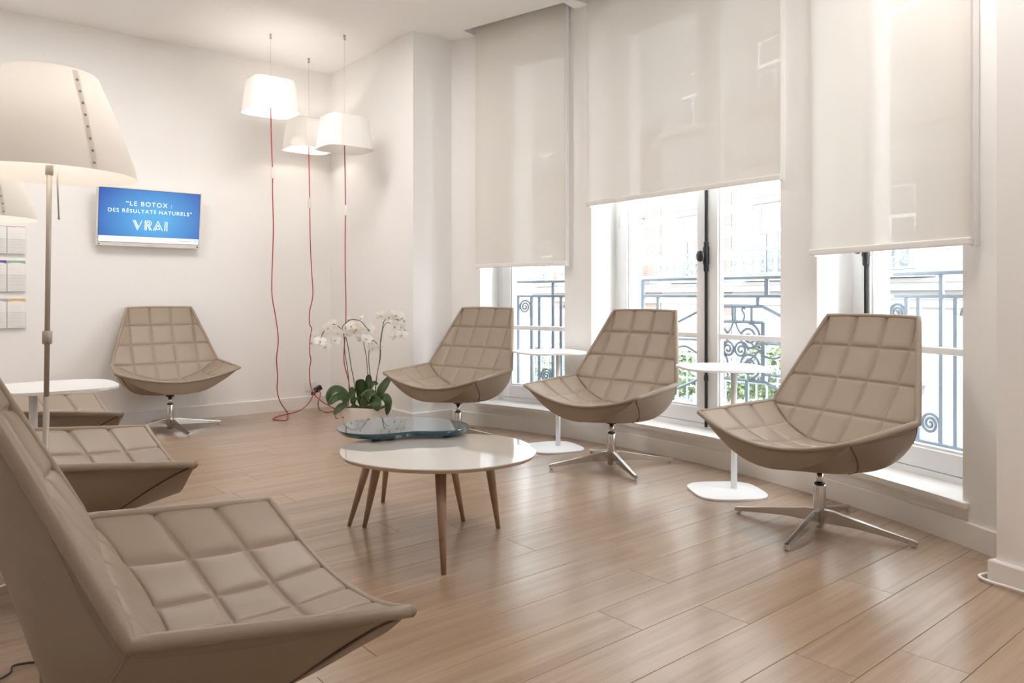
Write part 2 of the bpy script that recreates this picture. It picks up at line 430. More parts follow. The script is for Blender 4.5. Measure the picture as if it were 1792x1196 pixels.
# ------------------------------------------------------------------ windows
def window(i, q, double, rod_s=None):
    root = empty('window_%d' % (i+1), (q.mid.x, q.mid.y, 0), q.rz)
    tag(root, ['tall white casement window nearest the corner', 'wide white double casement window in the middle', 'tall white casement window at the right'][i], kind='structure')
    x0, x1 = -q.w/2, q.w/2+q.splay
    zb, zt, y0 = SILL, 3.08, .235
    bm = bmesh.new()
    box(bm, x0, x0+.05, y0, y0+.09, zb, zt); box(bm, x1-.05, x1, y0, y0+.09, zb, zt)
    box(bm, x0+.05, x1-.05, y0, y0+.09, zt-.05, zt); box(bm, x0+.05, x1-.05, y0-.01, y0+.10, zb, zb+.03)
    link('frame', bm, M['sash'], root)
    spans = [(x0+.054, x1-.054)] if not double else [(x0+.054, (x0+x1)/2-.002), ((x0+x1)/2+.002, x1-.054)]
    for a, b in spans:
        bm = bmesh.new(); st = .082; ya, yb = y0-.012, y0+.045; za, zz = zb+.034, zt-.054
        box(bm, a, a+st, ya, yb, za, zz); box(bm, b-st, b, ya, yb, za, zz)
        box(bm, a+st, b-st, ya, yb, za, za+.10); box(bm, a+st, b-st, ya, yb, zz-.082, zz)
        bev(bm, .004, 1)
        cs = link('casement', bm, M['sash'], root)
        bm = bmesh.new()
        for (u0, u1, v0, v1) in ((a+st, a+st+.012, za+.1, zz-.082), (b-st-.012, b-st, za+.1, zz-.082), (a+st+.012, b-st-.012, za+.10, za+.112), (a+st+.012, b-st-.012, zz-.094, zz-.082)):
            box(bm, u0, u1, y0+.0, y0+.03, v0, v1)
        link('glazing_bead', bm, M['sash'], cs)
        bm = bmesh.new(); box(bm, a+st, b-st, y0-.006, y0+.035, .773, .807); bev(bm, .006, 2)
        link('glazing_bar', bm, M['sash'], cs)
        for g0, g1 in ((za+.1, .79), (.79, zz-.082)):
            bm = bmesh.new(); box(bm, a+st-.004, b-st+.004, y0+.013, y0+.018, g0, g1)
            link('pane', bm, M['glass'], cs)
    for z in (.62, 1.55, 2.6):
        bm = bmesh.new(); lathe(bm, ((.0, 0), (.006, .0), (.006, .09), (0, .09)), 8, (x0+.053, y0-.016, z), cap=False)
        link('hinge', bm, M['sash'], root, smooth=True)
    if rod_s is not None:
        yr = y0-.024
        bm = bmesh.new(); lathe(bm, ((.0095, .2), (.0095, 3.02)), 10, (rod_s, yr, 0))
        link('bolt_rod', bm, M['plastic_b'], root, smooth=True)
        bm = bmesh.new(); lathe(bm, ((.012, 1.205), (.017, 1.215), (.017, 1.25), (.021, 1.26), (.021, 1.36), (.016, 1.37), (.016, 1.395), (.011, 1.405)), 12, (rod_s, yr, 0))
        hb = link('bolt_case', bm, M['plastic_b'], root, smooth=True)
        bm = bmesh.new()
        tube(bm, [(rod_s, yr-.012, 1.305), (rod_s, yr-.055, 1.305)], .008, 10)
        tube(bm, [(rod_s, yr-.047, 1.305), (rod_s, yr-.053, 1.305), (rod_s, yr-.066, 1.305), (rod_s, yr-.074, 1.305)], [.012, .030, .028, .006], 16)
        for v in bm.verts:
            v.co.z = 1.305+(v.co.z-1.305)*1.25
        link('knob', bm, M['plastic_b'], root, smooth=True)
        for z in (.5, 2.4):
            bm = bmesh.new(); lathe(bm, ((.012, z), (.014, z+.006), (.014, z+.03), (.012, z+.036)), 10, (rod_s, yr, 0)); link('rod_guide', bm, M['plastic_b'], root, smooth=True)
    return root
window(0, w1, False)
window(1, w2, True, rod_s=w2.splay/2)
window(2, w3, False, rod_s=s_at(w3, 1515, .21))

# ------------------------------------------------------------------ roller blinds
names = ('long cream roller blind over the narrow window nearest the corner', 'widest cream roller blind pulled down over the middle double window', 'long cream roller blind over the right-hand window beside the wall end')
for i, q in enumerate(WINS):
    root = empty('roller_blind', (q.mid.x, q.mid.y, 0), q.rz)
    tag(root, names[i], 'blind', 'roller blinds on the window wall')
    bm = bmesh.new(); nx = 16; nzr = 24
    G = []
    for a in range(nzr+1):
        z = q.zb+.02+(3.30-q.zb-.02)*a/nzr
        G.append([(q.bL+(q.bR-q.bL)*k/nx, FY+.0015*math.sin(k*1.3+i)*(1-a/nzr), z) for k in range(nx+1)])
    grid(bm, G); link('fabric', bm, M['fabric'], root, smooth=True)
    bm = bbox_bm(q.bL-.004, q.bR+.004, FY-.011, FY+.011, q.zb, q.zb+.032, .007, 3)
    link('bottom_bar', bm, M['bar'], root, smooth=False)
    for s0, s1 in ((q.bL-.001, q.bL+.016), (q.bR-.016, q.bR+.001)):
        bm = bbox_bm(s0, s1, FY+.014, -.016, q.zb-.004, 3.34, .004, 2)
        link('side_guide', bm, M['bar'], root)
    bm = bmesh.new(); tube(bm, [(q.bL-.01, FY+.012, 3.30), (q.bR+.01, FY+.012, 3.30)], .03, 14)
    link('roller', bm, M['bar'], root, smooth=True)

# ------------------------------------------------------------------ chairs
def powz(s, p=1.8): return abs(s)**p
def crease(s): return Vector((.391*s, .014+.109*s*s, .383+.141*powz(s)))
def front(s): return Vector((.435*s, -.350+.028*s*s, .405+.083*powz(s, 1.9)))
def topc(s): return Vector((.244*s, .338+.014*(1-s*s), .952+.004*(1-s*s)))
def seat_base(s, t):
    p = front(s).lerp(crease(s), t)
    p.z -= .010*math.sin(PI*t)*(1-s*s)
    return p
def back_base(s, t):
    p = crease(s).lerp(topc(s), t)
    ax = abs(p.x)
    half = .391+(.244-.391)*t; k = 1-max(0, ax-.236)/max(.004, half-.236) if half > .238 else 1-abs(s)**8
    p.y += .026*math.sin(PI*t)**.8*max(0, min(1, k))
    p.y += .010*math.sin(PI*t)*(1-s*s)
    return p
XS = (-.24, -.08, .08, .24)
def pad(basef, tl, n, lens, ns, nt, byz=False):
    ss = []; 
    G = []
    for j in range(nt+1):
        t = j/nt; row = []
        for i in range(ns+1):
            s = -1+2*i/ns; s = math.sin(s*PI/2)*.35+s*.65
            p = basef(s, t)
            dx = min(abs(p.x-x) for x in XS)
            dt = min(abs(p.z-q_)*1.15 for q_ in tl) if byz else min(abs(t-q_) for q_ in tl)*lens
            half = abs(basef(1, t).x)
            de = min((half-abs(p.x))*2.2, (1-t)*lens*1.6, t*lens*1.6)
            dmin = min(dx, dt)
            hgt = .0085*(1-math.exp(-dmin/.0095))-.003*math.exp(-(dmin/.004)**2)
            edge = 1-math.exp(-max(0, de)/.008)
            row.append(p+n*(hgt*edge))
        G.append(row)
    bm = bmesh.new(); grid(bm, G); return bm
def hermite(C, Mv, E, a):
    # cross-section of the shell: flat at the centre (a=0), through M at a=.7, to the rim E at a=1
    p = lambda c, m, e: (lambda A, B: c+A*a*a+B*a**3)(*(lambda k1, k2: ((k1-k2*.343)/(.49-.343), k2-(k1-k2*.343)/(.49-.343)))(m-c, e-c))
    xa, xe = Mv.x, E.x; qx = (xa-.7*xe)/(.49-.7); px = xe-qx
    return Vector((px*a+qx*a*a, p(C.y, Mv.y, E.y), p(C.z, Mv.z, E.z)))
KC = [(0, -.338, .312), (0, -.05, .288), (0, .15, .312), (0, .292, .60), (0, .385, .946)]
KM = [(.300, -.322, .392), (.315, -.08, .352), (.312, .175, .40), (.262, .275, .67), (.17, .376, .946)]
CC_ = catmull(KC, 12); MM_ = catmull(KM, 12)
def rim(tau):
    return (front(1).lerp(crease(1), tau) if tau <= 1 else back_base(1, tau-1))
def shell_pt(tau, a):
    k = tau/2*(len(CC_)-1); i = min(int(k), len(CC_)-2); f = k-i
    c = CC_[i].lerp(CC_[i+1], f); m = MM_[i].lerp(MM_[i+1], f)
    sg = 1 if a >= 0 else -1; p = hermite(c, m, rim(tau), abs(a)); p.x *= sg
    return p
def make_chair():
    root = empty('swivel_armchair')
    link('seat_pad', pad(seat_base, (1/3., 2/3.), Vector((0, -.05, 1)), .37, 150, 84), M['leather'], root, smooth=True)
    link('backrest_pad', pad(back_base, (.512, .660, .808), Vector((0, -.87, .49)), .655, 150, 120, True), M['leather'], root, smooth=True)
    NA, NT = 40, 48
    G = [[shell_pt(2*j/NT, -1+2*i/NA) for i in range(NA+1)] for j in range(NT+1)]
    bm = bmesh.new(); grid(bm, G)
    a_ = [front(-1+2*i/NA) for i in range(NA+1)]; b_ = [shell_pt(0, -1+2*i/NA) for i in range(NA+1)]
    mid = [p.lerp(q_, .5)+Vector((0, -.006, 0)) for p, q_ in zip(a_, b_)]
    grid(bm, [a_, mid, b_])
    a_ = [topc(-1+2*i/NA) for i in range(NA+1)]; b_ = [shell_pt(2, -1+2*i/NA) for i in range(NA+1)]
    grid(bm, [a_, b_])
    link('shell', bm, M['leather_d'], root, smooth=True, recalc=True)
    # piped rim all the way round
    loop = [front(-1+2*i/30)+Vector((0, -.002, .0)) for i in range(31)]
    loop += [rim(k/14) for k in range(1, 15)]+[rim(1+k/18) for k in range(1, 19)]
    loop += [topc(1-2*i/12) for i in range(1, 13)]
    mir = lambda p: Vector((-p.x, p.y, p.z))
    loop += [mir(rim(2-k/18)) for k in range(1, 19)]+[mir(rim(1-k/14)) for k in range(1, 15)]
    rad = []
    for k in range(len(loop)):
        if k <= 30: rad.append(.0085+.003*(abs(k-15)/15)**3)
        elif k <= 62: rad.append(.0115+.0025*math.sin(PI*(k-30)/32))
        elif k <= 74: rad.append(.0105)
        else: rad.append(.0115+.0025*math.sin(PI*(k-74)/32))
    bm = bmesh.new(); tube(bm, loop, rad, 10); link('rim_piping', bm, M['leather'], root, smooth=True)
    # slit seams where front panel and sides meet
    for sg in (-1, 1):
        pts = catmull([shell_pt(.03, sg*.965), shell_pt(.14, sg*.90), shell_pt(.30, sg*.80), shell_pt(.44, sg*.62), shell_pt(.5, sg*.42)], 6)
        bm = bmesh.new(); tube(bm, [p+Vector((sg*.0008, 0, -.0008)) for p in pts], .0028, 6); link('side_seam', bm, M['seam'], root, smooth=True)
        pts = [shell_pt(1-.02, sg*a) for a in (.99, .93, .87, .8)]
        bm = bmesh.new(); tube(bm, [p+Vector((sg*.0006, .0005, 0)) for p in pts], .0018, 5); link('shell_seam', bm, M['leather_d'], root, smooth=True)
    for sg in (-1, 1):
        bm = bmesh.new()
        for k in range(190):
            tau = .02+1.96*k/190
            tube(bm, [shell_pt(tau, sg*.955)+Vector((sg*.0008, 0, 0)), shell_pt(tau+.0062, sg*.955)+Vector((sg*.0008, 0, 0))], .0009, 3, cap=False)
        tag(link('stitching', bm, M['leather'], root), kind='stuff')
    bm = bmesh.new(); lathe(bm, ((.030, .262), (.030, .292)), 20); link('swivel_plate', bm, M['plastic_b'], root, smooth=False)
    bm = bmesh.new(); lathe(bm, ((.0145, .19), (.0145, .262)), 18); link('gas_lift', bm, M['chrome'], root, smooth=True)
    bm = bmesh.new(); lathe(bm, ((.024, .010), (.0265, .014), (.0265, .198), (.024, .203)), 24); cl = link('column', bm, M['chrome'], root, smooth=True)
    bm = bmesh.new(); lathe(bm, ((.0235, .2035), (.0235, .208), (.016, .2085)), 20); link('collar', bm, M['plastic_b'], root)
    legs = []
    for k in range(4):
        bm = bmesh.new()
        prof = [(.022, .030, .092), (.06, .032, .090), (.14, .034, .074), (.25, .026, .054), (.39, .010, .030), (.402, .012, .026)]
        ringv = []
        for x, zl, zh in prof:
            wd = .0125-.004*(x/.4)
            ringv.append([bm.verts.new((x, -wd, zl)), bm.verts.new((x, wd, zl)), bm.verts.new((x, wd, zh)), bm.verts.new((x, -wd, zh))])
        for a, b in zip(ringv, ringv[1:]):
            for e in range(4): bm.faces.new((a[e], a[(e+1) % 4], b[(e+1) % 4], b[e]))
        bm.faces.new(ringv[0]); bm.faces.new(ringv[-1][::-1])
        bmesh.ops.recalc_face_normals(bm, faces=bm.faces); bev(bm, .002, 2)
        lg = link('leg', bm, M['chrome'], root); legs.append(lg)
        bm = bmesh.new(); lathe(bm, ((.008, 0), (.010, .003), (.010, .012)), 12, (.384, 0, 0)); link('glide', bm, M['glide'], lg, smooth=True)
    return root
CH = [  # x, y, yaw deg, base angle deg, label
    (1.386, 3.421, -63.3, 49, 'taupe quilted swivel armchair under the right-hand window, nearest of the window row'),
    (.615, 4.690, -45.9, 13, 'taupe quilted swivel armchair before the middle window, between two white side tables'),
    (-.393, 5.541, -36.6, 76, 'taupe quilted swivel armchair beside the white orchids, behind the blue table'),
    (-2.674, 5.939, 37.3, 43, 'taupe quilted swivel armchair alone under the television'),
    (-.691, 1.536, 123.7, 20, 'large foreground taupe quilted swivel armchair cut off by the lower left frame edge'),
    (-1.574, 2.700, 125.4, 35, 'taupe quilted swivel armchair directly behind the floor lamp pole, second of the left row'),
    (-2.375, 3.772, 126.3, 35, 'taupe quilted swivel armchair farthest back in the left row, behind the white side table'),
]
chair0 = make_chair()
for i, (x, y, yaw, ba, lab) in enumerate(CH):
    o = chair0 if i == 0 else dup(chair0, (x, y, 0))
    o.location = (x, y, 0); o.rotation_euler = (0, 0, math.radians(yaw))
    k = 0
    for ch in o.children:
        if ch.name.startswith('leg'):
            ch.rotation_euler = (0, 0, math.radians(ba-yaw+90*k)); k += 1
    tag(o, lab, 'armchair', 'taupe quilted armchairs of the waiting room')

# ------------------------------------------------------------------ coffee tables
def top_mesh(pts, z0, z1, inset, mats, name, parent):
    bm = bmesh.new(); n = len(pts); c = sum((Vector(p) for p in pts), Vector((0, 0)))/n
    def ring(k, z): return [bm.verts.new((c.x+(p[0]-c.x)*k, c.y+(p[1]-c.y)*k, z)) for p in pts]
    rings = [ring(1-inset, z0), ring(1-inset*.25, z0+(z1-z0)*.55), ring(1, z1-.003), ring(1-.004, z1)]
    for ri, (a, b) in enumerate(zip(rings, rings[1:])):
        for k in range(n):
            f = bm.faces.new((a[k], a[(k+1) % n], b[(k+1) % n], b[k])); f.material_index = 1 if ri < 2 else 0
    f = bm.faces.new(rings[0][::-1]); f.material_index = 1
    f = bm.faces.new(rings[-1]); f.material_index = 0
    return link(name, bm, mats, parent)
def splay_leg(parent, top, foot, r0, r1):
    bm = bmesh.new(); tube(bm, [Vector(foot), Vector(foot).lerp(Vector(top), .5), Vector(top)], [r1, (r0+r1)/2+.001, r0], 14)
    for v in bm.verts: v.co.z = max(v.co.z, 0.0005) if v.co.z < .02 else v.co.z
    return link('leg', bm, M['leg'], parent, smooth=True)
wt = empty('coffee_table', (-.31, 3.21, 0))
tag(wt, 'low glossy white pebble-shaped coffee table on splayed walnut legs', 'coffee table')
white_pts = catmull([(x, y, 0) for x, y in ((.412, -.03), (.34, -.24), (.12, -.375), (-.14, -.355), (-.35, -.20), (-.418, .05), (-.33, .225), (-.12, .30), (.10, .355), (.32, .25))], 8, closed=True)
top_mesh([(p.x, p.y) for p in white_pts], .384, .402, .03, [M['white_lac'], M['rim']], 'tabletop', wt)
for tp, ft in (((.03, -.24), (.053, -.35)), ((-.27, .145), (-.359, .234)), ((.20, .14), (.248, .217))):
    splay_leg(wt, (*tp, .380), (*ft, 0), .0235, .0098)
bt = empty('coffee_table', (-.50, 3.575, 0))
tag(bt, 'petrol blue kidney-shaped coffee table overlapping the white one', 'coffee table')
blue_pts = catmull([(x, y, 0) for x, y in ((.30, -.02), (.26, .10), (.12, .215), (-.08, .255), (-.25, .165), (-.315, -.03), (-.26, -.175), (-.14, -.235), (-.03, -.205), (.06, -.155), (.16, -.155), (.255, -.12))], 8, closed=True)
top_mesh([(p.x, p.y) for p in blue_pts], .416, .440, .06, [M['blue_lac'], M['blue_lac']], 'tabletop', bt)
for tp, ft in (((-.13, -.02), (-.242, -.115)), ((-.10, .17), (-.157, .289)), ((.19, .035), (.274, -.045))):
    splay_leg(bt, (*tp, .418), (*ft, 0), .0225, .0095)

# ------------------------------------------------------------------ white side tables
def superellipse(a, b, n, k=48):
    return [(a*math.copysign(abs(math.cos(2*PI*i/k))**(2/n), math.cos(2*PI*i/k)), b*math.copysign(abs(math.sin(2*PI*i/k))**(2/n), math.sin(2*PI*i/k))) for i in range(k)]
def make_side():
    root = empty('side_table')
    bm = bmesh.new(); P = [(x-.03, y+.085) for x, y in superellipse(.235, .235, 3.4)]
    prism(bm, P, .648, .660)
    bmesh.ops.bevel(bm, geom=[e for e in bm.edges if abs(e.verts[0].co.z-e.verts[1].co.z) < 1e-5], offset=.003, segments=2, affect='EDGES')
    link('tabletop', bm, M['table_w'], root)
    bm = bmesh.new(); lathe(bm, ((.0165, .010), (.0165, .648)), 20); link('post', bm, M['table_w'], root, smooth=True)
    bm = bmesh.new(); P = [(x-.055, y-.035) for x, y in superellipse(.19, .19, 3.4)]
    prism(bm, P, 0.001, .010)
    bmesh.ops.bevel(bm, geom=[e for e in bm.edges if abs(e.verts[0].co.z-e.verts[1].co.z) < 1e-5], offset=.003, segments=2, affect='EDGES')
    link('foot_plate', bm, M['table_w'], root)
    return root
side0 = make_side()
for i, (x, y, rz, lab) in enumerate(((1.200, 4.105, math.radians(5), 'white rounded-square side table between the two nearest window armchairs'),
                                     (.321, 5.284, math.radians(22), 'white rounded-square side table beside the narrow window, far of the two by the windows'),
                                     (-2.03, 3.22, math.radians(-52), 'white side table standing between the left row armchairs behind the lamp pole'))):
    o = side0 if i == 0 else dup(side0, (x, y, 0))
    o.location = (x, y, 0); o.rotation_euler = (0, 0, rz)
    tag(o, lab, 'side table', 'white side tables between the armchairs')

# ------------------------------------------------------------------ floor lamps
def make_lamp():
    root = empty('floor_lamp')
    zs, rb, rt, hh = 1.362, .205, .112, .262
    bm = bmesh.new(); seg = 64; gap = 0
    rings = []
    prof = [(rb, 0), (rb*.93+rt*.07, .03), (rb*.66+rt*.34, .10), (rb*.36+rt*.64, .175), (rt*1.06, .235), (rt, .255), (rt*.93, hh)]
    for r, z in prof:
        rings.append([bm.verts.new((r*math.cos(2*PI*k/seg), r*math.sin(2*PI*k/seg), zs+z)) for k in range(seg)])
    for a, b in zip(rings, rings[1:]):
        for k in range(seg): bm.faces.new((a[k], a[(k+1) % seg], b[(k+1) % seg], b[k]))
    sh = link('lamp_shade', bm, M['shade'], root, smooth=True)
    # overlap strip with studs, on the side that faces the room
    ang = math.radians(-31)
    bm = bmesh.new(); G = []
    for r, z in prof[:-1]:
        G.append([((r+.0012)*math.cos(ang+da), (r+.0012)*math.sin(ang+da), zs+z) for da in (-.035*.2/r, 0, .035*.2/r)])
    grid(bm, G); link('shade_strip', bm, M['strip'], sh, smooth=True)
    for k in range(8):
        z = .016+k*.0305
        for (r0, z0), (r1, z1) in zip(prof, prof[1:]):
            if z0 <= z <= z1: r = r0+(r1-r0)*(z-z0)/(z1-z0); break
        bm = bmesh.new(); c = Vector(((r+.002)*math.cos(ang), (r+.002)*math.sin(ang), zs+z))
        bmesh.ops.create_uvsphere(bm, u_segments=8, v_segments=6, radius=.0032, matrix=Matrix.Translation(c))
        link('stud', bm, M['pole'], sh, smooth=True)
    bm = bmesh.new(); lathe(bm, ((.0062, .78), (.0062, 1.45)), 14); link('upper_pole', bm, M['pole'], root, smooth=True)
    bm = bmesh.new(); lathe(bm, ((.0075, .02), (.0075, .79)), 14); link('lower_pole', bm, M['pole'], root, smooth=True)
    bm = bmesh.new(); lathe(bm, ((.0075, .925), (.0115, .927), (.0115, .958), (.0075, .96)), 16, (0, 0, 0)); link('height_collar', bm, M['pole'], root, smooth=True)
    bm = bmesh.new(); lathe(bm, ((.0085, 1.362), (.0095, 1.364), (.0095, 1.386), (.0085, 1.388)), 16); link('neck_clamp', bm, M['pole'], root, smooth=True)
    bm = bmesh.new(); lathe(bm, ((.09, 0), (.09, .008), (.085, .012), (.02, .016), (.009, .03)), 40); link('foot', bm, M['pole'], root, smooth=False)
    bm = bmesh.new(); tube(bm, [(.030, -.02, 1.40), (.062, -.06, 1.245)], .0018, 6); tube(bm, [(.062, -.06, 1.245), (.0625, -.0605, 1.2425)], .003, 6); link('dimmer_rod', bm, M['pole'], root, smooth=True)
    bm = bmesh.new(); bmesh.ops.create_uvsphere(bm, u_segments=16, v_segments=10, radius=.030, matrix=Matrix.Translation((0, 0, 1.52))); link('bulb', bm, M['bulb'], root, smooth=True)
    return root
fl = make_lamp(); fl.location = (-1.212, 1.96, 0); fl.rotation_euler = (0, math.radians(.75), 0)
tag(fl, 'slim floor lamp with a studded cream shade at the left, nearest the camera', 'floor lamp', 'cream floor lamps of the left row')
f2 = dup(fl, (0, 0, 0)); f2.rotation_euler = (0, 0, 0)
tag(f2, 'floor lamp half out of frame at left, its cream shade behind the nearer one', 'floor lamp')
f2.location = (-2.145, 3.05, 0)
bm = bmesh.new(); tube(bm, catmull([(x+1.212, y-1.96, z) for x, y, z in ((-1.21, 2.04, .008), (-1.30, 2.16, .004), (-1.402, 2.146, .004), (-1.388, 2.098, .004), (-1.41, 2.05, .004), (-1.52, 2.01, .004), (-1.60, 1.9, .004))], 6), .003, 6)
link('power_cord', bm, M['plastic_b'], fl, smooth=True)

# ------------------------------------------------------------------ pendant lamps
def superring(a, b, n, z, k=56):
    return [Vector((x, y, z)) for x, y in superellipse(a, b, n, k)]
def pendant(i, u, Y, zb, aw, lab, cordpts, sw_z, lit):
    x = (u-CX)/F*Y
    root = empty('pendant_lamp', (x, Y, zb)); root.rotation_euler = (0, 0, math.atan2(E1.y, E1.x))
    tag(root, lab, 'pendant lamp', 'three white pendant lamps in the corner')
    hgt = .258
    bm = bmesh.new(); K = 56
    R1 = superring(.205, .180, 4.2, 0, K); R2 = superring(.172, .148, 4.2, hgt, K)
    G = [R1, [a.lerp(b, .5) for a, b in zip(R1, R2)], R2]
    V = [[bm.verts.new(p) for p in r] for r in G]
    for a, b in zip(V, V[1:]):
        for k in range(K): bm.faces.new((a[k], a[(k+1) % K], b[(k+1) % K], b[k]))
    sh = link('shade', bm, M['shade_w'], root, smooth=True)
    bm = bmesh.new()
    for rr_ in (R1, R2): tube(bm, [p for p in rr_]+[rr_[0]], .002, 6)
    link('shade_hem', bm, M['bar'], sh, smooth=True)
    for kx in (-.09, .07):
        bm = bmesh.new(); tube(bm, [(kx*1.2, -.181, .004), (kx, -.149, hgt-.004)], .0012, 5); link('shade_seam', bm, M['bar'], sh)
    bm = bmesh.new(); 
    bmesh.ops.create_uvsphere(bm, u_segments=16, v_segments=10, radius=.035, matrix=Matrix.Translation((0, 0, .13))); link('bulb', bm, M['bulb_p'] if lit else M['shade_w'], root, smooth=True)
    bm = bmesh.new(); tube(bm, [(0, 0, .16), (0, 0, CEIL-zb-.03)], .0012, 6)
    tube(bm, [(-.18, 0, hgt-.005), (.18, 0, hgt-.005)], .002, 6); link('suspension_wire', bm, M['wire'], root, smooth=True)
    bm = bmesh.new(); lathe(bm, ((.004, CEIL-zb-.04), (.009, CEIL-zb-.038), (.009, CEIL-zb)), 12); link('ceiling_anchor', bm, M['chrome'], root, smooth=True)
    inv = Matrix.Rotation(-root.rotation_euler.z, 4, 'Z')@Matrix.Translation((-x, -Y, -zb))
    pts = [Vector((x, Y, zb+.13))]+[Vector(p) for p in cordpts]
    bm = bmesh.new(); tube(bm, [inv@p for p in catmull(pts, 6)], .0042, 7); link('cord', bm, M['red'], root, smooth=True)
    best = min(pts[1:], key=lambda p: abs(p.z-sw_z))
    c = inv@Vector((best.x, best.y, sw_z))
    bm = bbox_bm(c.x-.014, c.x+.014, c.y-.012, c.y+.012, c.z-.045, c.z+.045, .008, 3); link('cord_switch', bm, M['socket'], root, smooth=False)
    return root
def path(vals): return [spot(*v) for v in vals]
FLZ = .006
def fl_(u, v): p = onfloor(u, v); p.z = FLZ; return p
tw = P0-E1*.27          # near the wall socket
c1 = path([(474, 200, 6.12), (475, 250, 6.12), (477, 304, 6.12), (477, 340, 6.13), (478.5, 400, 6.14), (477, 450, 6.15), (475.5, 500, 6.17), (477, 525, 6.18), (481.5, 550, 6.2), (487, 593, 6.22), (484, 628, 6.25), (486, 660, 6.28), (485, 681, 6.3), (490, 703, 6.34)])
c1 += [fl_(504, 726), fl_(502, 736), fl_(490, 737), fl_(477.6, 735), fl_(486, 730), fl_(503, 726.5)]+path([(525, 718.5, 6.55), (541, 705, 6.68), (548.5, 690, 6.8), (553, 682, 6.88)])
c2 = path([(540.5, 262, 6.75), (541, 300, 6.75), (542, 356, 6.75), (543, 420, 6.76), (545, 470, 6.77), (547.5, 515, 6.78), (542, 545, 6.79), (541.6, 566, 6.79), (545, 576, 6.8), (542.4, 596, 6.81), (542, 618, 6.82), (544, 631, 6.84), (541.6, 648, 6.86), (543, 672, 6.9), (549, 689, 6.86), (557, 698, 6.8), (566, 705, 6.75)])
c2 += [fl_(585, 716.5), fl_(596, 722)]
c3 = path([(603, 265, 6.145), (604, 310, 6.145), (604.6, 369, 6.15), (604, 430, 6.16), (604.5, 490, 6.18), (605.5, 530, 6.2), (605, 570, 6.2), (603, 600, 6.2), (602, 632, 6.2), (607, 655, 6.2), (610.8, 672, 6.2), (611, 700, 6.25)])
c3 += [fl_(600, 732), fl_(588, 733), fl_(587, 726), fl_(583, 721.5), fl_(572, 723), fl_(559, 718)]+path([(557, 705, 6.75), (561, 690, 6.85), (558, 683, 6.9)])
pendant(0, 473.5, 6.12, 2.525, 0, 'white pendant lamp nearest the television, highest of the three', c1, 2.04, True)
pendant(1, 540.3, 6.75, 2.345, 0, 'white pendant lamp at the back, middle of the three, deepest in the corner', c2, 1.875, True)
pendant(2, 602.8, 6.145, 2.232, 0, 'white pendant lamp nearest the pier, lowest hung of the three', c3, 1.74, False)

# ------------------------------------------------------------------ wall socket and plugs
def back_t(u, off=0.0):        # distance along the back wall from the corner for column u
    tt = (u-CX)/F; o = P0+E2*off
    return (o.x-tt*o.y)/(E1.x-tt*E1.y)
WRZ = math.atan2(E1.y, E1.x)
t_s = back_t(543.5); ps = P0-E1*t_s; zs_ = H+(HY-677)/F*ps.y
so = empty('wall_socket', (ps.x, ps.y, zs_), WRZ); tag(so, 'white double wall socket low on the back wall in the corner', 'socket')
bm = bbox_bm(-.052, .052, -.010, -.0005, -.042, .042, .003, 2); link('plate', bm, M['socket'], so)
for sx in (-.022, .024):
    bm = bmesh.new(); tube(bm, [(sx, -.0105, 0), (sx, -.0125, 0)], [.017, .016], 20); link('outlet', bm, M['bar'], so)
pb = empty('power_strip', (ps.x+.055, ps.y+.005, zs_-.02), WRZ); tag(pb, 'black plug cluster where the red cords meet at the socket', 'plug')
bm = bbox_bm(-.035, .035, -.055, -.012, -.02, .025, .008, 2); bmesh.ops.rotate(bm, verts=bm.verts, cent=(0, 0, 0), matrix=Matrix.Rotation(-.5, 3, 'Y')); link('plug_body', bm, M['plastic_b'], pb)
bm = bbox_bm(-.065, -.03, -.05, -.02, -.055, -.02, .006, 2); link('plug_head', bm, M['plastic_b'], pb)

# ------------------------------------------------------------------ television
tv = empty('television', (-2.923, 6.147, 1.688)); tv.rotation_euler = Matrix.Rotation(WRZ, 3, 'Z').__matmul__(Matrix.Rotation(math.radians(8), 3, 'X')).to_euler()
tag(tv, 'white-framed flat television on the back wall showing a blue slide', 'television')
hw, hh = .377, .210
bm = bbox_bm(-hw-.014, hw+.014, .0, .045, -hh-.036, hh+.013, .006, 2); link('case', bm, M['tv'], tv)
bm = bmesh.new(); box(bm, -hw-.003, hw+.003, -.0015, .0005, -hh-.003, hh+.003); link('bezel', bm, M['tv_dark'], tv)
bm = bmesh.new(); box(bm, -hw, hw, -.003, -.001, -hh+.047, hh); scn = link('screen', bm, M['screen'], tv)
bm = bmesh.new(); box(bm, -hw, hw, -.003, -.001, -hh, -hh+.046); link('screen_band', bm, M['band'], tv)
bm = bmesh.new(); box(bm, -.05, .05, .045, .085, -.06, .06); link('wall_bracket', bm, M['tv_dark'], tv)
bm = bmesh.new(); box(bm, -.028, .028, -.0015, .001, -hh-.022, -hh-.017); link('maker_plate', bm, M['ink'], tv)
for sx in (-hw+.006, hw-.008):
    bm = bmesh.new(); tube(bm, [(sx, .001, -hh-.020), (sx, -.003, -hh-.020)], .0055, 12); link('sensor', bm, M['tv_dark'], tv)
def text(body, size, x, z, mat, spacing=1.0, name='lettering', bold=0.0, sx=1.0):
    cu = bpy.data.curves.new('lettering_curve', 'FONT'); cu.body = body; cu.size = size; cu.align_x = 'CENTER'; cu.space_character = spacing; cu.offset = bold
    o = bpy.data.objects.new('tmp', cu); COL.objects.link(o)
    bpy.context.view_layer.update()
    me = bpy.data.meshes.new_from_object(o.evaluated_get(bpy.context.evaluated_depsgraph_get()))
    bpy.data.objects.remove(o)
    for v in me.vertices:
        v.co = Vector((x+v.co.x*sx, -.0036, z+v.co.y))
    me.materials.clear(); me.materials.append(mat)
    ob = bpy.data.objects.new(name, me); COL.objects.link(ob); ob.parent = tv; return ob
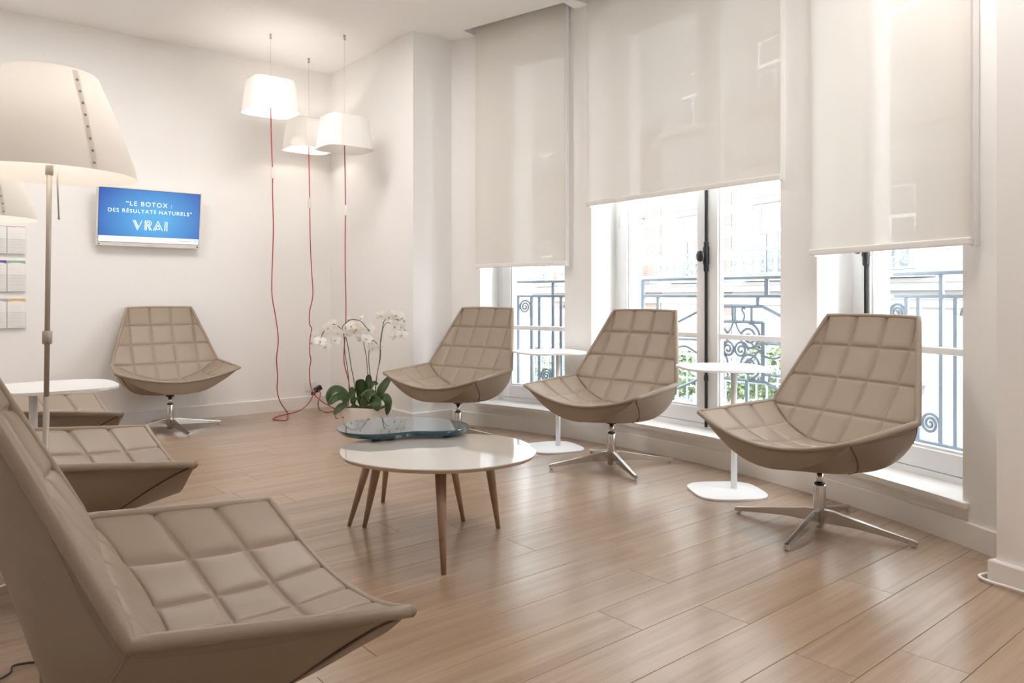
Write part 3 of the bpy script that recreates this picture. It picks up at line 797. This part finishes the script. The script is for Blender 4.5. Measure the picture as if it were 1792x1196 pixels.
text('\u201cLE BOTOX :', .050, -.015, .082, M['text_w'], 1.22, sx=1.02)
text('DES R\u00c9SULTATS NATURELS\u201d', .0415, .0, .026, M['text_w'], 1.20, sx=1.03)
bm = bmesh.new()
def stroke(x0, z0, x1, z1, wd=.0052):
    d = Vector((x1-x0, 0, z1-z0)).normalized(); n_ = Vector((-d.z, 0, d.x))*wd/2
    a, b = Vector((x0, -.0036, z0)), Vector((x1, -.0036, z1))
    bm.faces.new([bm.verts.new(p) for p in (a-n_, b-n_, b+n_, a+n_)])
def poly(pts, wd=.0052):
    for a, b in zip(pts, pts[1:]): stroke(*a, *b, wd)
zt_, zb_ = -.032, -.108
poly([(-.132, zt_), (-.098, zb_), (-.066, zt_)]); poly([(-.116, zt_), (-.098, zb_+.036), (-.095, zb_+.030)]); poly([(-.120, zt_), (-.096, zb_+.018)])
poly([(-.042, zb_), (-.042, zt_), (-.012, zt_), (.002, zt_-.008), (.005, zt_-.020), (.0, zt_-.034), (-.012, zt_-.041), (.008, zb_)])
poly([(-.031, zb_), (-.031, zt_-.012), (-.014, zt_-.012), (-.006, zt_-.020), (-.012, zt_-.030), (-.026, zt_-.031), (-.004, zb_)])
poly([(.020, zb_), (.055, zt_), (.090, zb_)]); poly([(.033, zb_), (.055, zt_-.028), (.070, zb_+.012)]); poly([(.042, zb_+.012), (.074, zb_+.012)])
poly([(.108, zb_), (.108, zt_)], .0062); poly([(.124, zb_), (.124, zt_)], .0062)
link('inline_lettering', bm, M['text_w'], tv)
bm = bmesh.new()
for k in range(3): box(bm, hw-.034+k*.008, hw-.028+k*.008, -.0036, -.0032, -hh+.022, -hh+.036)
box(bm, hw-.034, hw-.012, -.0036, -.0032, -hh+.012, -hh+.016); link('corner_mark', bm, M['logo'], tv)
bm = bmesh.new(); box(bm, hw-.16, hw-.05, -.0036, -.0032, -hh+.024, -hh+.028); link('credit_line', bm, M['ink'], tv)

# ------------------------------------------------------------------ leaflets on the wall at the left
def wall_pt(t, off, z): p = P0-E1*t+E2*off; return (p.x, p.y, z)
tops = [[M['ink'], M['red_p']], [M['purple'], M['green_p']], [M['mauve'], M['amber']]]
tn = [['plain white leaflet, left one of the top wall holder', 'white leaflet with a thin red top edge in the top wall holder'],
      ['white leaflet with a purple header in the middle wall holder', 'white leaflet with a green header in the middle wall holder'],
      ['white leaflet with a mauve header in the bottom wall holder', 'white leaflet with an amber header in the bottom wall holder']]
hn = ['clear acrylic leaflet holder, topmost of three on the back wall', 'clear acrylic leaflet holder, middle of three on the back wall', 'clear acrylic leaflet holder, lowest of three on the back wall']
for r, (v0, v1) in enumerate(((396, 444), (456, 510), (523, 574.5))):
    tR, tL, tM = back_t(44.5), back_t(-22), back_t(11.5)
    Yc = (P0-E1*tM).y
    za, zb2 = H+(HY-v1)/F*Yc, H+(HY-v0)/F*Yc
    c = P0-E1*tM
    ho = empty('leaflet_holder', (c.x, c.y, za), WRZ); tag(ho, hn[r], 'leaflet holder', 'acrylic leaflet holders on the back wall')
    wdt = tM-tR; hgt = zb2-za
    bm = bbox_bm(-wdt-.004, wdt+.004, -.005, -.001, -.004, hgt+.002, 0); link('back_plate', bm, M['acrylic'], ho)
    bm = bbox_bm(-wdt-.004, wdt+.004, -.026, -.001, -.007, -.004, 0); link('lip', bm, M['acrylic'], ho)
    bm = bbox_bm(-wdt-.004, wdt+.004, -.0265, -.0245, -.004, hgt*.55, 0); link('front_plate', bm, M['acrylic'], ho)
    for k in (0, 1):
        p = P0-E1*(tM+(wdt/2)*(1 if k == 0 else -1))
        lf = empty('leaflet', (p.x, p.y, za), WRZ); tag(lf, tn[r][k], 'leaflet', 'leaflets in the wall holders')
        hwid = wdt/2-.002
        bm = bbox_bm(-hwid, hwid, -.021, -.007, -.002, hgt, .0015, 1); link('booklet', bm, M['paper'], lf)
        bm = bmesh.new(); n = 12
        hd = (.004 if r == 0 else .016)
        A = [(-hwid+2*hwid*j/n, -.0216, hgt) for j in range(n+1)]
        Bv = [(-hwid+2*hwid*j/n, -.0216, hgt-hd-(.008*((2*j/n-1)**2) if r else 0)) for j in range(n+1)]
        grid(bm, [A, Bv]); link('header_print', bm, tops[r][k], lf)
        bm = bmesh.new()
        for j in range(6):
            zz = hgt*(.72-.1*j); box(bm, -hwid*.62, hwid*(.5+.12*((j*7) % 3)), -.0216, -.0212, zz, zz+.0012)
        box(bm, hwid*.1, hwid*.85, -.0216, -.0212, .012, .0135); link('print_lines', bm, M['ink'], lf)

# ------------------------------------------------------------------ orchids
OY = 5.9
orc = empty('orchid_planter', (-1.135, OY, 0)); tag(orc, 'white planter of white moth orchids standing in the corner', 'potted orchid')
oi = Matrix.Translation((1.135, -OY, 0))
def op(x, y, dy=0.0):
    return oi@spot(540+.1756*x, 530+.1756*y, OY+dy)
bm = bmesh.new(); az = math.radians(-14)
def rot(x, y): return (x*math.cos(az)-y*math.sin(az), x*math.sin(az)+y*math.cos(az))
lv = []
for a, b, z in ((.130, .085, .001), (.165, .115, .19), (.155, .105, .19), (.148, .098, .165)):
    lv.append([bm.verts.new((*rot(sx*a+.012, sy*b), z)) for sx, sy in ((-1, -1), (1, -1), (1, 1), (-1, 1))])
for a, b in zip(lv, lv[1:]):
    for k in range(4): bm.faces.new((a[k], a[(k+1) % 4], b[(k+1) % 4], b[k]))
bm.faces.new(lv[0][::-1]); bm.faces.new(lv[-1])
bmesh.ops.recalc_face_normals(bm, faces=bm.faces); bev(bm, .004, 2); link('planter', bm, M['pot'], orc)
bm = bmesh.new()
for k in range(220):
    x, y = rot(random.uniform(-.14, .14)+.012, random.uniform(-.092, .092)); s = random.uniform(.006, .014)
    mt = Matrix.Translation((x, y, .166+random.uniform(0, .022)))@Matrix.Rotation(random.uniform(0, 6), 4, Vector((random.random(), random.random(), random.random()+.1)).normalized())@Matrix.Diagonal((s*1.8, s, s*.5, 1))
    bmesh.ops.create_cube(bm, size=1, matrix=mt)
tag(link('bark_mulch', bm, M['soil'], orc), kind='stuff')
def leaf(pts, wd, dys, tilt=0.0):
    P = catmull([op(p[0], p[1], d) for p, d in zip(pts, dys)], 7); n = len(P)
    bm = bmesh.new(); G = []
    for i, p in enumerate(P):
        f = i/(n-1); wv = wd*(.28+.72*math.sin(PI*min(1, (f*.80+.16))))*(1 if f < .86 else math.sqrt(max(0.02, (1-f)/.14)))
        t = (P[min(i+1, n-1)]-P[max(i-1, 0)]).normalized()
        sd = t.cross(Vector((math.sin(tilt), -.75, .55))); 
        if sd.length < .15: sd = Vector((1, 0, 0))
        sd.normalize(); up = sd.cross(t)
        if up.z < 0: up = -up
        G.append([p+sd*wv*c+up*abs(c)*wv*.35 for c in (-1, -.5, 0, .5, 1)])
    V = grid(bm, G)
    bmesh.ops.solidify(bm, geom=list(bm.faces), thickness=.002)
    return link('leaf', bm, M['leaf'], orc, smooth=True)
for pts, wd, dys in (
    ([(400, 960), (330, 885), (255, 872), (205, 930), (205, 1025)], .034, (0, -.02, -.05, -.06, -.06)),
    ([(390, 990), (320, 950), (260, 965), (205, 1020)], .037, (-.02, -.06, -.1, -.12)),
    ([(385, 1010), (340, 1035), (295, 1070), (250, 1118)], .031, (-.05, -.1, -.13, -.15)),
    ([(560, 990), (545, 900), (520, 820), (505, 765)], .048, (0, .0, -.02, -.05)),
    ([(530, 1010), (515, 900), (485, 790)], .030, (.03, .05, .05)),
    ([(540, 1035), (560, 960), (610, 905), (670, 900)], .040, (-.06, -.08, -.09, -.07)),
    ([(690, 960), (725, 880), (775, 800), (822, 735)], .036, (0, .0, .03, .05)),
    ([(600, 1000), (650, 985), (680, 1020), (690, 1082)], .046, (-.06, -.12, -.16, -.17)),
    ([(715, 990), (755, 945), (795, 1000), (780, 1125)], .034, (-.02, -.08, -.12, -.13)),
    ([(420, 960), (455, 890), (500, 850)], .018, (0, .03, .05)),
    ([(590, 900), (600, 800), (600, 715)], .03, (.06, .09, .1)),
    ([(600, 880), (640, 810), (695, 812)], .022, (.05, .07, .08)),
    ([(540, 1030), (520, 980), (490, 930)], .024, (-.03, -.04, -.05)),
    ([(440, 1010), (440, 900), (425, 840)], .022, (.03, .06, .08)),
    ([(650, 990), (660, 920), (650, 890)], .03, (.0, .02, .03)),
    ([(440, 1040), (460, 980), (500, 940)], .016, (-.02, -.03, -.03))):
    leaf(pts, wd, dys)
for pts, r in (
    ([(400, 960, 0), (402, 800, 0), (385, 640, 0), (362, 500, 0), (352, 330, 0), (336, 250, 0), (380, 195, -.01), (435, 168, -.02), (520, 185, -.03), (570, 240, -.03), (612, 285, -.03)], .0032),
    ([(462, 900, 0), (455, 800, 0), (425, 640, .01), (395, 450, .02), (372, 345, .02), (345, 290, .01), (300, 240, 0), (245, 215, -.01), (175, 255, -.02), (120, 350, -.03)], .0032),
    ([(592, 930, 0), (588, 700, 0), (575, 540, 0), (553, 415, 0), (560, 340, -.01), (590, 300, -.02)], .003),
    ([(618, 930, .02), (618, 760, .02), (600, 590, .02), (604, 470, .02), (605, 390, 0), (650, 380, -.01), (690, 420, -.02)], .003),
    ([(664, 930, 0), (672, 780, 0), (700, 620, 0), (712, 520, 0), (716, 390, 0), (735, 270, 0), (756, 180, 0), (820, 150, 0), (895, 172, .0), (945, 160, 0), (972, 195, -.01)], .0032),
    ([(664, 930, .01), (685, 700, .01), (715, 560, .01), (722, 380, .01), (748, 240, .01), (800, 200, .0), (905, 272, .0), (970, 275, -.01)], .0026)):
    bm = bmesh.new(); tube(bm, catmull([op(*p) for p in pts], 6), r, 6); link('flower_stem', bm, M['stem'], orc, smooth=True)
def petal(bm, ang, ln, wd, lift):
    G = []; ca, sa = math.cos(ang), math.sin(ang)
    for i in range(6):
        f = i/5; w_ = wd*math.sin(PI*(.08+.86*f)**.8)*(1 if f < 1 else .35)
        row = []
        for c in (-1, -.4, .4, 1):
            r_, s_ = .006+ln*f, w_*c
            row.append((r_*ca-s_*sa, -.004-lift*f*f+.006*abs(c)*f, r_*sa+s_*ca))
        G.append(row)
    grid(bm, G)
fm = None
def flower(x, y, dy, s, rx, rz, rs):
    global fm
    p = op(x, y, dy)
    if fm is None:
        bm = bmesh.new()
        for a in (90, 218, 322): petal(bm, math.radians(a), .034, .012, .006)
        for a in (12, 168): petal(bm, math.radians(a), .038, .024, .010)
        f = link('flower', bm, M['petal'], orc, smooth=True); fm = f.data
        bm = bmesh.new(); bmesh.ops.create_uvsphere(bm, u_segments=10, v_segments=6, radius=.0065, matrix=Matrix.Translation((0, -.012, -.004))@Matrix.Diagonal((.8, 1.3, 1.1, 1)))
        l = link('lip', bm, M['lip'], f, smooth=True); fm = (f.data, l.data)
    else:
        f = bpy.data.objects.new('flower', fm[0]); COL.objects.link(f); f.parent = orc
        l = bpy.data.objects.new('lip', fm[1]); COL.objects.link(l); l.parent = f
    f.location = p; f.rotation_euler = (rx, rs, rz); f.scale = (s, s, s)
for (x, y) in ((245, 210), (140, 295), (112, 385), (165, 440), (278, 376), (300, 300), (200, 250), (85, 330), (45, 400), (378, 308), (430, 235), (490, 255), (462, 292), (410, 170), (535, 160), (575, 360), (610, 270), (545, 262), (540, 340), (650, 445), (695, 430), (722, 128), (812, 135), (875, 122), (905, 160), (857, 240), (925, 245), (870, 336), (930, 322), (965, 180), (975, 290)):
    edge = x in (45, 965, 975, 410, 535, 905)
    flower(x, y, random.uniform(-.05, .03), random.uniform(1.1, 1.4)*(.75 if edge else 1), random.uniform(-.35, .25), random.uniform(-.6, .6) if not edge else random.choice((-1.1, 1.1)), random.uniform(-.25, .25))

# ------------------------------------------------------------------ white cable round the wall end
bm = bmesh.new(); d = (P3B-P3).normalized()
b0 = P3-Vector((nn.x, nn.y))*.036
pts = [(1.86, 2.86, .012), (b0.x+.01, b0.y+.07, .012), (b0.x-.012, b0.y+.035, .012), (b0.x+.0, b0.y-.01, .012)]+[(b0.x+d.x*s, b0.y+d.y*s, .012+.002*math.sin(s*9)) for s in (.06, .2, .4, .8, 1.4)]
tube(bm, catmull(pts, 5), .0055, 7)
tag(link('white_cable', bm, M['bar'], None, smooth=True), 'white cable running along the floor round the wall end at right', 'cable')

# ------------------------------------------------------------------ balcony railings outside the windows
def spiral(c, r, turns, y, a0=0.0, sgn=1, tail=None):
    pts = []
    n = int(turns*22)
    for i in range(n+1):
        f = i/n; rr = r*(1-.88*f); a = a0+sgn*f*turns*2*PI
        pts.append((c[0]+rr*math.cos(a), y, c[1]+rr*math.sin(a)))
    return pts
RY = .56
def railing(q, i, center):
    root = empty('balcony_railing', (q.mid.x, q.mid.y, 0), q.rz)
    tag(root, ['grey wrought-iron balcony railing outside the narrow window nearest the corner', 'grey wrought-iron balcony railing with scroll panel outside the middle window', 'grey wrought-iron balcony railing outside the right-hand window'][i], 'railing', 'iron railings outside the windows')
    x0, x1 = -q.w/2-(.12 if i == 0 else .02), q.w/2+(.25 if i != 1 else .12)
    def bar(name, a, b, r=.011, flat=1.0):
        bm = bmesh.new(); tube(bm, [(a[0], RY, a[1]), (b[0], RY, b[1])], r, 4, flat=flat); return link(name, bm, M['rail'], root)
    bm = bbox_bm(x0, x1, RY-.022, RY+.022, 1.160, 1.180, .004, 1); link('top_rail', bm, M['rail'], root)
    bm = bbox_bm(x0, x1, RY-.014, RY+.014, 1.038, 1.056, .003, 1); link('second_rail', bm, M['rail'], root)
    bm = bbox_bm(x0, x1, RY-.014, RY+.014, .262, .282, .003, 1); link('bottom_rail', bm, M['rail'], root)
    def scroll(pts, r=.0085, nm='scroll'):
        bm = bmesh.new(); tube(bm, pts, r, 6, flat=1.0); link(nm, bm, M['rail'], root, smooth=True)
    def vbar(s, z0, z1, wdt=.011):
        bm = bmesh.new(); box(bm, s-wdt, s+wdt, RY-.008, RY+.008, z0, z1); link('baluster', bm, M['rail'], root)
    if not center:
        us = (907, 930.5, 944, 968, 982) if i == 0 else (1552.5, 1587, 1608, 1648, 1673)
        ss = [s_at(q, u, RY) for u in us]
        for k, s in enumerate(ss): vbar(s, .28, 1.17 if k == 3 else 1.04)
        pit = ss[3]-ss[0]
        vbar(ss[0]-.16, .28, 1.04); vbar(ss[4]+.17, .28, 1.04); vbar(ss[4]+.25, .28, 1.04)
        c = ((ss[0]+ss[1])/2, .955); rr = (ss[1]-ss[0])/2-.012
        scroll([(ss[1]-.012, RY, .86), (ss[1]-.012, RY, .93)]+spiral(c, rr, 2.3, RY, 0, 1))
        c = ((ss[2]+ss[3])/2, .375); scroll([(ss[3]-.012, RY, .29), (ss[3]-.012, RY, .33)]+spiral(c, (ss[3]-ss[2])/2-.012, 2.3, RY, 0, 1))
        c = (ss[4]+.10, .95); scroll(spiral(c, .07, 2.0, RY, PI, -1))
    else:
        sL, sR = s_at(q, 1113.5+12, RY), s_at(q, 1342, RY)
        sc_ = (s_at(q, 1336, RY)+s_at(q, 1238, RY))/2
        hp = s_at(q, 1336, RY)-sc_                       # half width of the scroll panel
        vbar(sL, .28, 1.17, .014); vbar(sR, 1.05, 1.17, .014); vbar(2*sc_-sR, 1.05, 1.17, .014)
        for sg in (-1, 1):
            vbar(sc_+sg*(hp-.04), .985, 1.04)
            bar('slant_bar', (sc_+sg*(hp-.01), .98), (sc_+sg*(hp+.34), .83), .011)
            vbar(sc_+sg*hp, .28+.20, .875, .014)
            bar('cross_bar', (sc_+sg*hp, .74), (sc_+sg*(hp+.45), .73), .009)
            bar('cross_bar', (sc_+sg*hp, .535), (sc_+sg*(hp+.40), .53), .009)
            bar('slant_bar', (sc_+sg*hp, .49), (sc_+sg*(hp+.40), .32), .011)
            scroll(catmull([(sc_+sg*hp, RY, .655), (sc_+sg*(hp+.09), RY, .645), (sc_+sg*(hp+.2), RY, .685), (sc_+sg*(hp+.32), RY, .66), (sc_+sg*(hp+.45), RY, .65)], 6), .008)
            vbar(sc_+sg*hp*.45, .28, .485)
            vbar(sc_+sg*(hp+.46), .28, 1.04)
            # volutes of the panel
            q1 = hp*.5
            scroll(spiral((sc_+sg*q1*1.02, .775), q1*.80, 2.2, RY, PI/2 if sg > 0 else PI/2, -sg))
            scroll(spiral((sc_+sg*q1*1.02, .585), q1*.80, 2.2, RY, -PI/2, sg))
            scroll(spiral((sc_+sg*q1*.46, .685), q1*.52, 2.0, RY, 0 if sg > 0 else PI, sg))
            scroll(catmull([(sc_+sg*.01, RY, .87), (sc_+sg*.05, RY, .80), (sc_+sg*q1*1.7, RY, .69), (sc_+sg*hp, RY, .65)], 6), .007)
            scroll(catmull([(sc_+sg*.01, RY, .49), (sc_+sg*.05, RY, .55), (sc_+sg*q1*1.6, RY, .675), (sc_+sg*hp, RY, .70)], 6), .007)
            vbar(sc_+sg*hp*.62, .88, .975, .009); vbar(sc_-sg*hp*.05, .88, .975, .006)
        bar('panel_bar', (sc_-hp, .98), (sc_+hp, .98), .011); bar('panel_bar', (sc_-hp, .875), (sc_+hp, .875), .011); bar('panel_bar', (sc_-hp, .485), (sc_+hp, .485), .011)
        scroll(catmull([(sc_+hp*.30, RY, .88), (sc_+hp*.36, RY, .92), (sc_+hp*.27, RY, .955), (sc_+hp*.33, RY, .975), (sc_+hp*.37, RY, .96)], 6), .007)
railing(w1, 0, False); railing(w2, 1, True); railing(w3, 2, False)
# stone ledges of the facade that carry the railings
for i, q in enumerate(WINS):
    bm = bmesh.new(); box(bm, -q.w/2-.05, q.w/2+q.splay+.05, WD-.17, WD+.22, -.02, .165)
    o = tag(link('trim_%d' % (i+4), bm, M['stone']), 'pale stone ledge under the window outside', kind='structure'); o.location = (q.mid.x, q.mid.y, 0); o.rotation_euler = (0, 0, q.rz)

# ------------------------------------------------------------------ opposite building
FA = Vector((4.42, 24.0)); FD = Vector((.3724, -.928)); frz = math.atan2(FD.y, FD.x)
bld = empty('apartment_building', (FA.x, FA.y, 0), frz)
tag(bld, 'pale stone apartment building with red brick panels across the street', 'building')
def fq(u):
    t = (u-CX)/F; return (t*FA.y-FA.x)/(FD.x-t*FD.y)
def fz(q_, v): return H+(HY-v)/F*(FA.y+FD.y*q_)
bm = bmesh.new(); box(bm, -16, 19, .30, .6, -5, 17); link('facade_wall', bm, M['stone'], bld)
W2A, W2B = fq(1212), fq(1355)
per = W2B-W2A
zt1, zb1 = fz(W2A, 381), fz(W2A, 486)
up_h = zb1
storeys = [(zb1, zt1), (zb1-4.15, zt1-4.25), (zb1+4.3, zt1+4.2)]
cols = [W2A+per*k for k in range(-3, 4)]
ww = (fq(1227)-fq(1197))/2*1.5
# wall facing in front of the openings: vertical piers and horizontal bands
edges = [-16]
for c in cols: edges += [c-ww, c+ww]
edges += [19]
for k in range(0, len(edges), 2):
    bm = bmesh.new(); box(bm, edges[k], edges[k+1], 0, .30, -5, 17); link('pier', bm, M['stone'], bld)
zs_all = sorted([z for st in storeys for z in st]); bands = [(-5, zs_all[0]), (zs_all[1], zs_all[2]), (zs_all[3], zs_all[4]), (zs_all[5], 17)]
for c in cols:
    for b0_, b1_ in bands:
        bm = bmesh.new(); box(bm, c-ww, c+ww, 0, .30, b0_, b1_); link('spandrel', bm, M['stone'], bld)
    for z0, z1 in storeys:
        bm = bmesh.new(); f_ = .05
        box(bm, c-ww, c-ww+f_,   .03, .10, z0, z1); box(bm, c+ww-f_, c+ww,   .03, .10, z0, z1); box(bm, c-ww+f_, c+ww-f_,   .03, .10, z1-f_, z1); box(bm, c-ww+f_, c+ww-f_,   .03, .10, z0, z0+f_)
        box(bm, c-ww+f_, c+ww-f_, .03, .09, z1-.68, z1-.60); box(bm, c-.03, c+.03,   .03, .10, z0+f_, z1-.68)
        fr = link('window_frame', bm, M['sash'], bld)
        bm = bmesh.new(); box(bm, c-ww+f_, c+ww-f_, .07, .08, z0+f_, z1-f_); link('pane', bm, M['far_glass'], fr)
        bm = bmesh.new(); box(bm, c-ww+f_, c-ww+f_+.22, .055, .065, z0+f_, z1-.7); link('curtain', bm, M['curtain'], fr)
        bm = bmesh.new(); box(bm, c-ww-.18, c+ww+.18, -.10, 0, z1+.06, z1+.22); box(bm, c-ww-.22, c+ww+.22, -.16, 0, z1+.22, z1+.28); link('lintel', bm, M['stone'], bld)
        bm = bmesh.new(); box(bm, c-ww-.45, c+ww+.45, -.55, 0, z0-.16, z0-.02); link('balcony_slab', bm, M['stone'], bld)
        bm = bmesh.new(); x0, x1 = c-ww-.42, c+ww+.42; hr = .62
        tube(bm, [(x0, -.5, z0+hr), (x1, -.5, z0+hr)], .032, 4); tube(bm, [(x0, -.5, z0), (x1, -.5, z0)], .026, 4)
        nsp = 6
        for k in range(nsp):
            cx_ = x0+(x1-x0)*(k+.5)/nsp; rr = (x1-x0)/nsp*.42
            for sg, zc in ((1, z0+.18), (-1, z0+.43)):
                pts = []
                for j in range(17):
                    f = j/16; r_ = rr*(1-.8*f); a = sg*(PI/2+f*3.4*PI); pts.append((cx_+r_*math.cos(a), -.5, zc+r_*math.sin(a)*.7))
                tube(bm, pts, .022, 4, cap=False)
        tag(link('ironwork', bm, M['rail'], bld), kind='stuff')
for z in (zb1-.75, zb1-.42, zt1+1.1, zb1-4.9):
    bm = bmesh.new(); box(bm, -16, 19, -.14, 0, z, z+.16); box(bm, -16, 19, -.22, 0, z+.16, z+.24); link('ledge', bm, M['stone'], bld)
bw = (fq(1157)-fq(1125))/2; bc = fq(1141); dz = .60
brick_mesh = None
for k in (-2, -1, 0, 1):
    c = bc+per*k
    for j in range(-7, 7):
        zc = fz(bc, 439)+j*dz
        bm = bmesh.new()
        for r_ in range(5):
            z = zc-.17+r_*.068; nb = 4; o_ = .5*(r_ % 2)
            for b_ in range(nb):
                x = c-bw+2*bw*(b_+.0)/nb; box(bm, x+.004, x+2*bw/nb-.004, -.02, .01, z+.003, z+.065)
        link('brick_panel', bm, M['brick'], bld)
bm = bmesh.new(); box(bm, -40, 40, -10, 60, -5.1, -5.0); tag(link('street', bm, M['street']), 'street far below the windows', kind='structure')

# hedge and garden fence below, seen through the panes
def hedge(cx_, cy_, cz_, a, b, c_, n, lab):
    bm = bmesh.new()
    for k in range(n):
        u = Vector((random.gauss(0, 1), random.gauss(0, 1), random.gauss(0, 1))).normalized()*random.uniform(.75, 1.05)
        p = Vector((cx_+u.x*a, cy_+u.y*b, cz_+u.z*c_+.12*noise.noise(u*3)))
        s = random.uniform(.03, .07); e1_ = Vector((random.gauss(0, 1), random.gauss(0, 1), random.gauss(0, 1))).normalized(); e2_ = e1_.cross(u).normalized()
        bm.faces.new([bm.verts.new(p+e1_*s), bm.verts.new(p+e2_*s*.5), bm.verts.new(p-e1_*s), bm.verts.new(p-e2_*s*.5)])
    return tag(link('shrub', bm, M['hedge'], recalc=False), lab, 'shrub', 'garden shrubs across the street')
for u, v, Y, a, c_, lab in ((1178, 655, 13.5, .6, .42, 'pale green garden shrub below, seen through the left pane of the middle window'), (1352, 648, 12.0, .55, .55, 'bushy garden shrub below, seen at the right edge of the middle window'), (972, 652, 16.0, .7, .55, 'garden shrub below, seen through the narrow window'), (1290, 672, 14.2, .5, .28, 'low garden shrub below, behind the scroll panel of the middle window')):
    p = spot(u, v, Y); hedge(p.x, p.y, p.z, a, a*.6, c_, 1500, lab)
fe = empty('garden_fence', (0, 0, 0)); tag(fe, 'curly wrought-iron garden fence below the building across the street', 'fence')
pa, pb_ = spot(900, 640, 14.6), spot(1400, 640, 11.2)
bm = bmesh.new(); nf = 34
for k in range(nf):
    p = pa.lerp(pb_, k/(nf-1)); p.z = 0
    tube(bm, [(p.x, p.y, -1.0), (p.x, p.y, .12)], .016, 4)
    pts = []
    dd = (pb_-pa); dd.z = 0; dd.normalize()
    for j in range(15):
        f = j/14; r_ = .10*(1-.75*f); a = f*3.2*PI; pts.append(p+dd*(r_*math.cos(a)+.1)+Vector((0, 0, -.12+r_*math.sin(a))))
    tube(bm, pts, .010, 4, cap=False)
for z in (.10, -.28): tube(bm, [(pa.x, pa.y, z), (pb_.x, pb_.y, z)], .018, 4)
tag(link('ironwork', bm, M['rail'], fe), kind='stuff')
bm = bmesh.new(); dd = (pb_-pa); dd.z = 0; dd.normalize(); nv = Vector((-dd.y, dd.x, 0))
prism(bm, [pa-nv*.15, pb_-nv*.15, pb_+nv*.15, pa+nv*.15], -5.0, -1.0); link('base_wall', bm, M['stone'], fe)

# ------------------------------------------------------------------ added fill light panels, invented to brighten the room, on the ceiling out of view
for i, (x, y) in enumerate(((-2.7, 4.55), (-1.5, 4.95), (1.3, 2.8), (1.75, 1.35))):
    root = empty('fill_panel', (x, y, CEIL), math.radians(40)); tag(root, 'square white ceiling light panel', 'fill light', 'added fill light panels')
    bm = bmesh.new()
    for b_ in ((-.31, .31, -.31, -.295), (-.31, .31, .295, .31), (-.31, -.295, -.295, .295), (.295, .31, -.295, .295)): box(bm, *b_, -.014, -.001)
    link('frame', bm, M['bar'], root)
    bm = bmesh.new(); box(bm, -.295, .295, -.295, .295, -.008, -.002); link('fill_plate', bm, M['panel'], root)
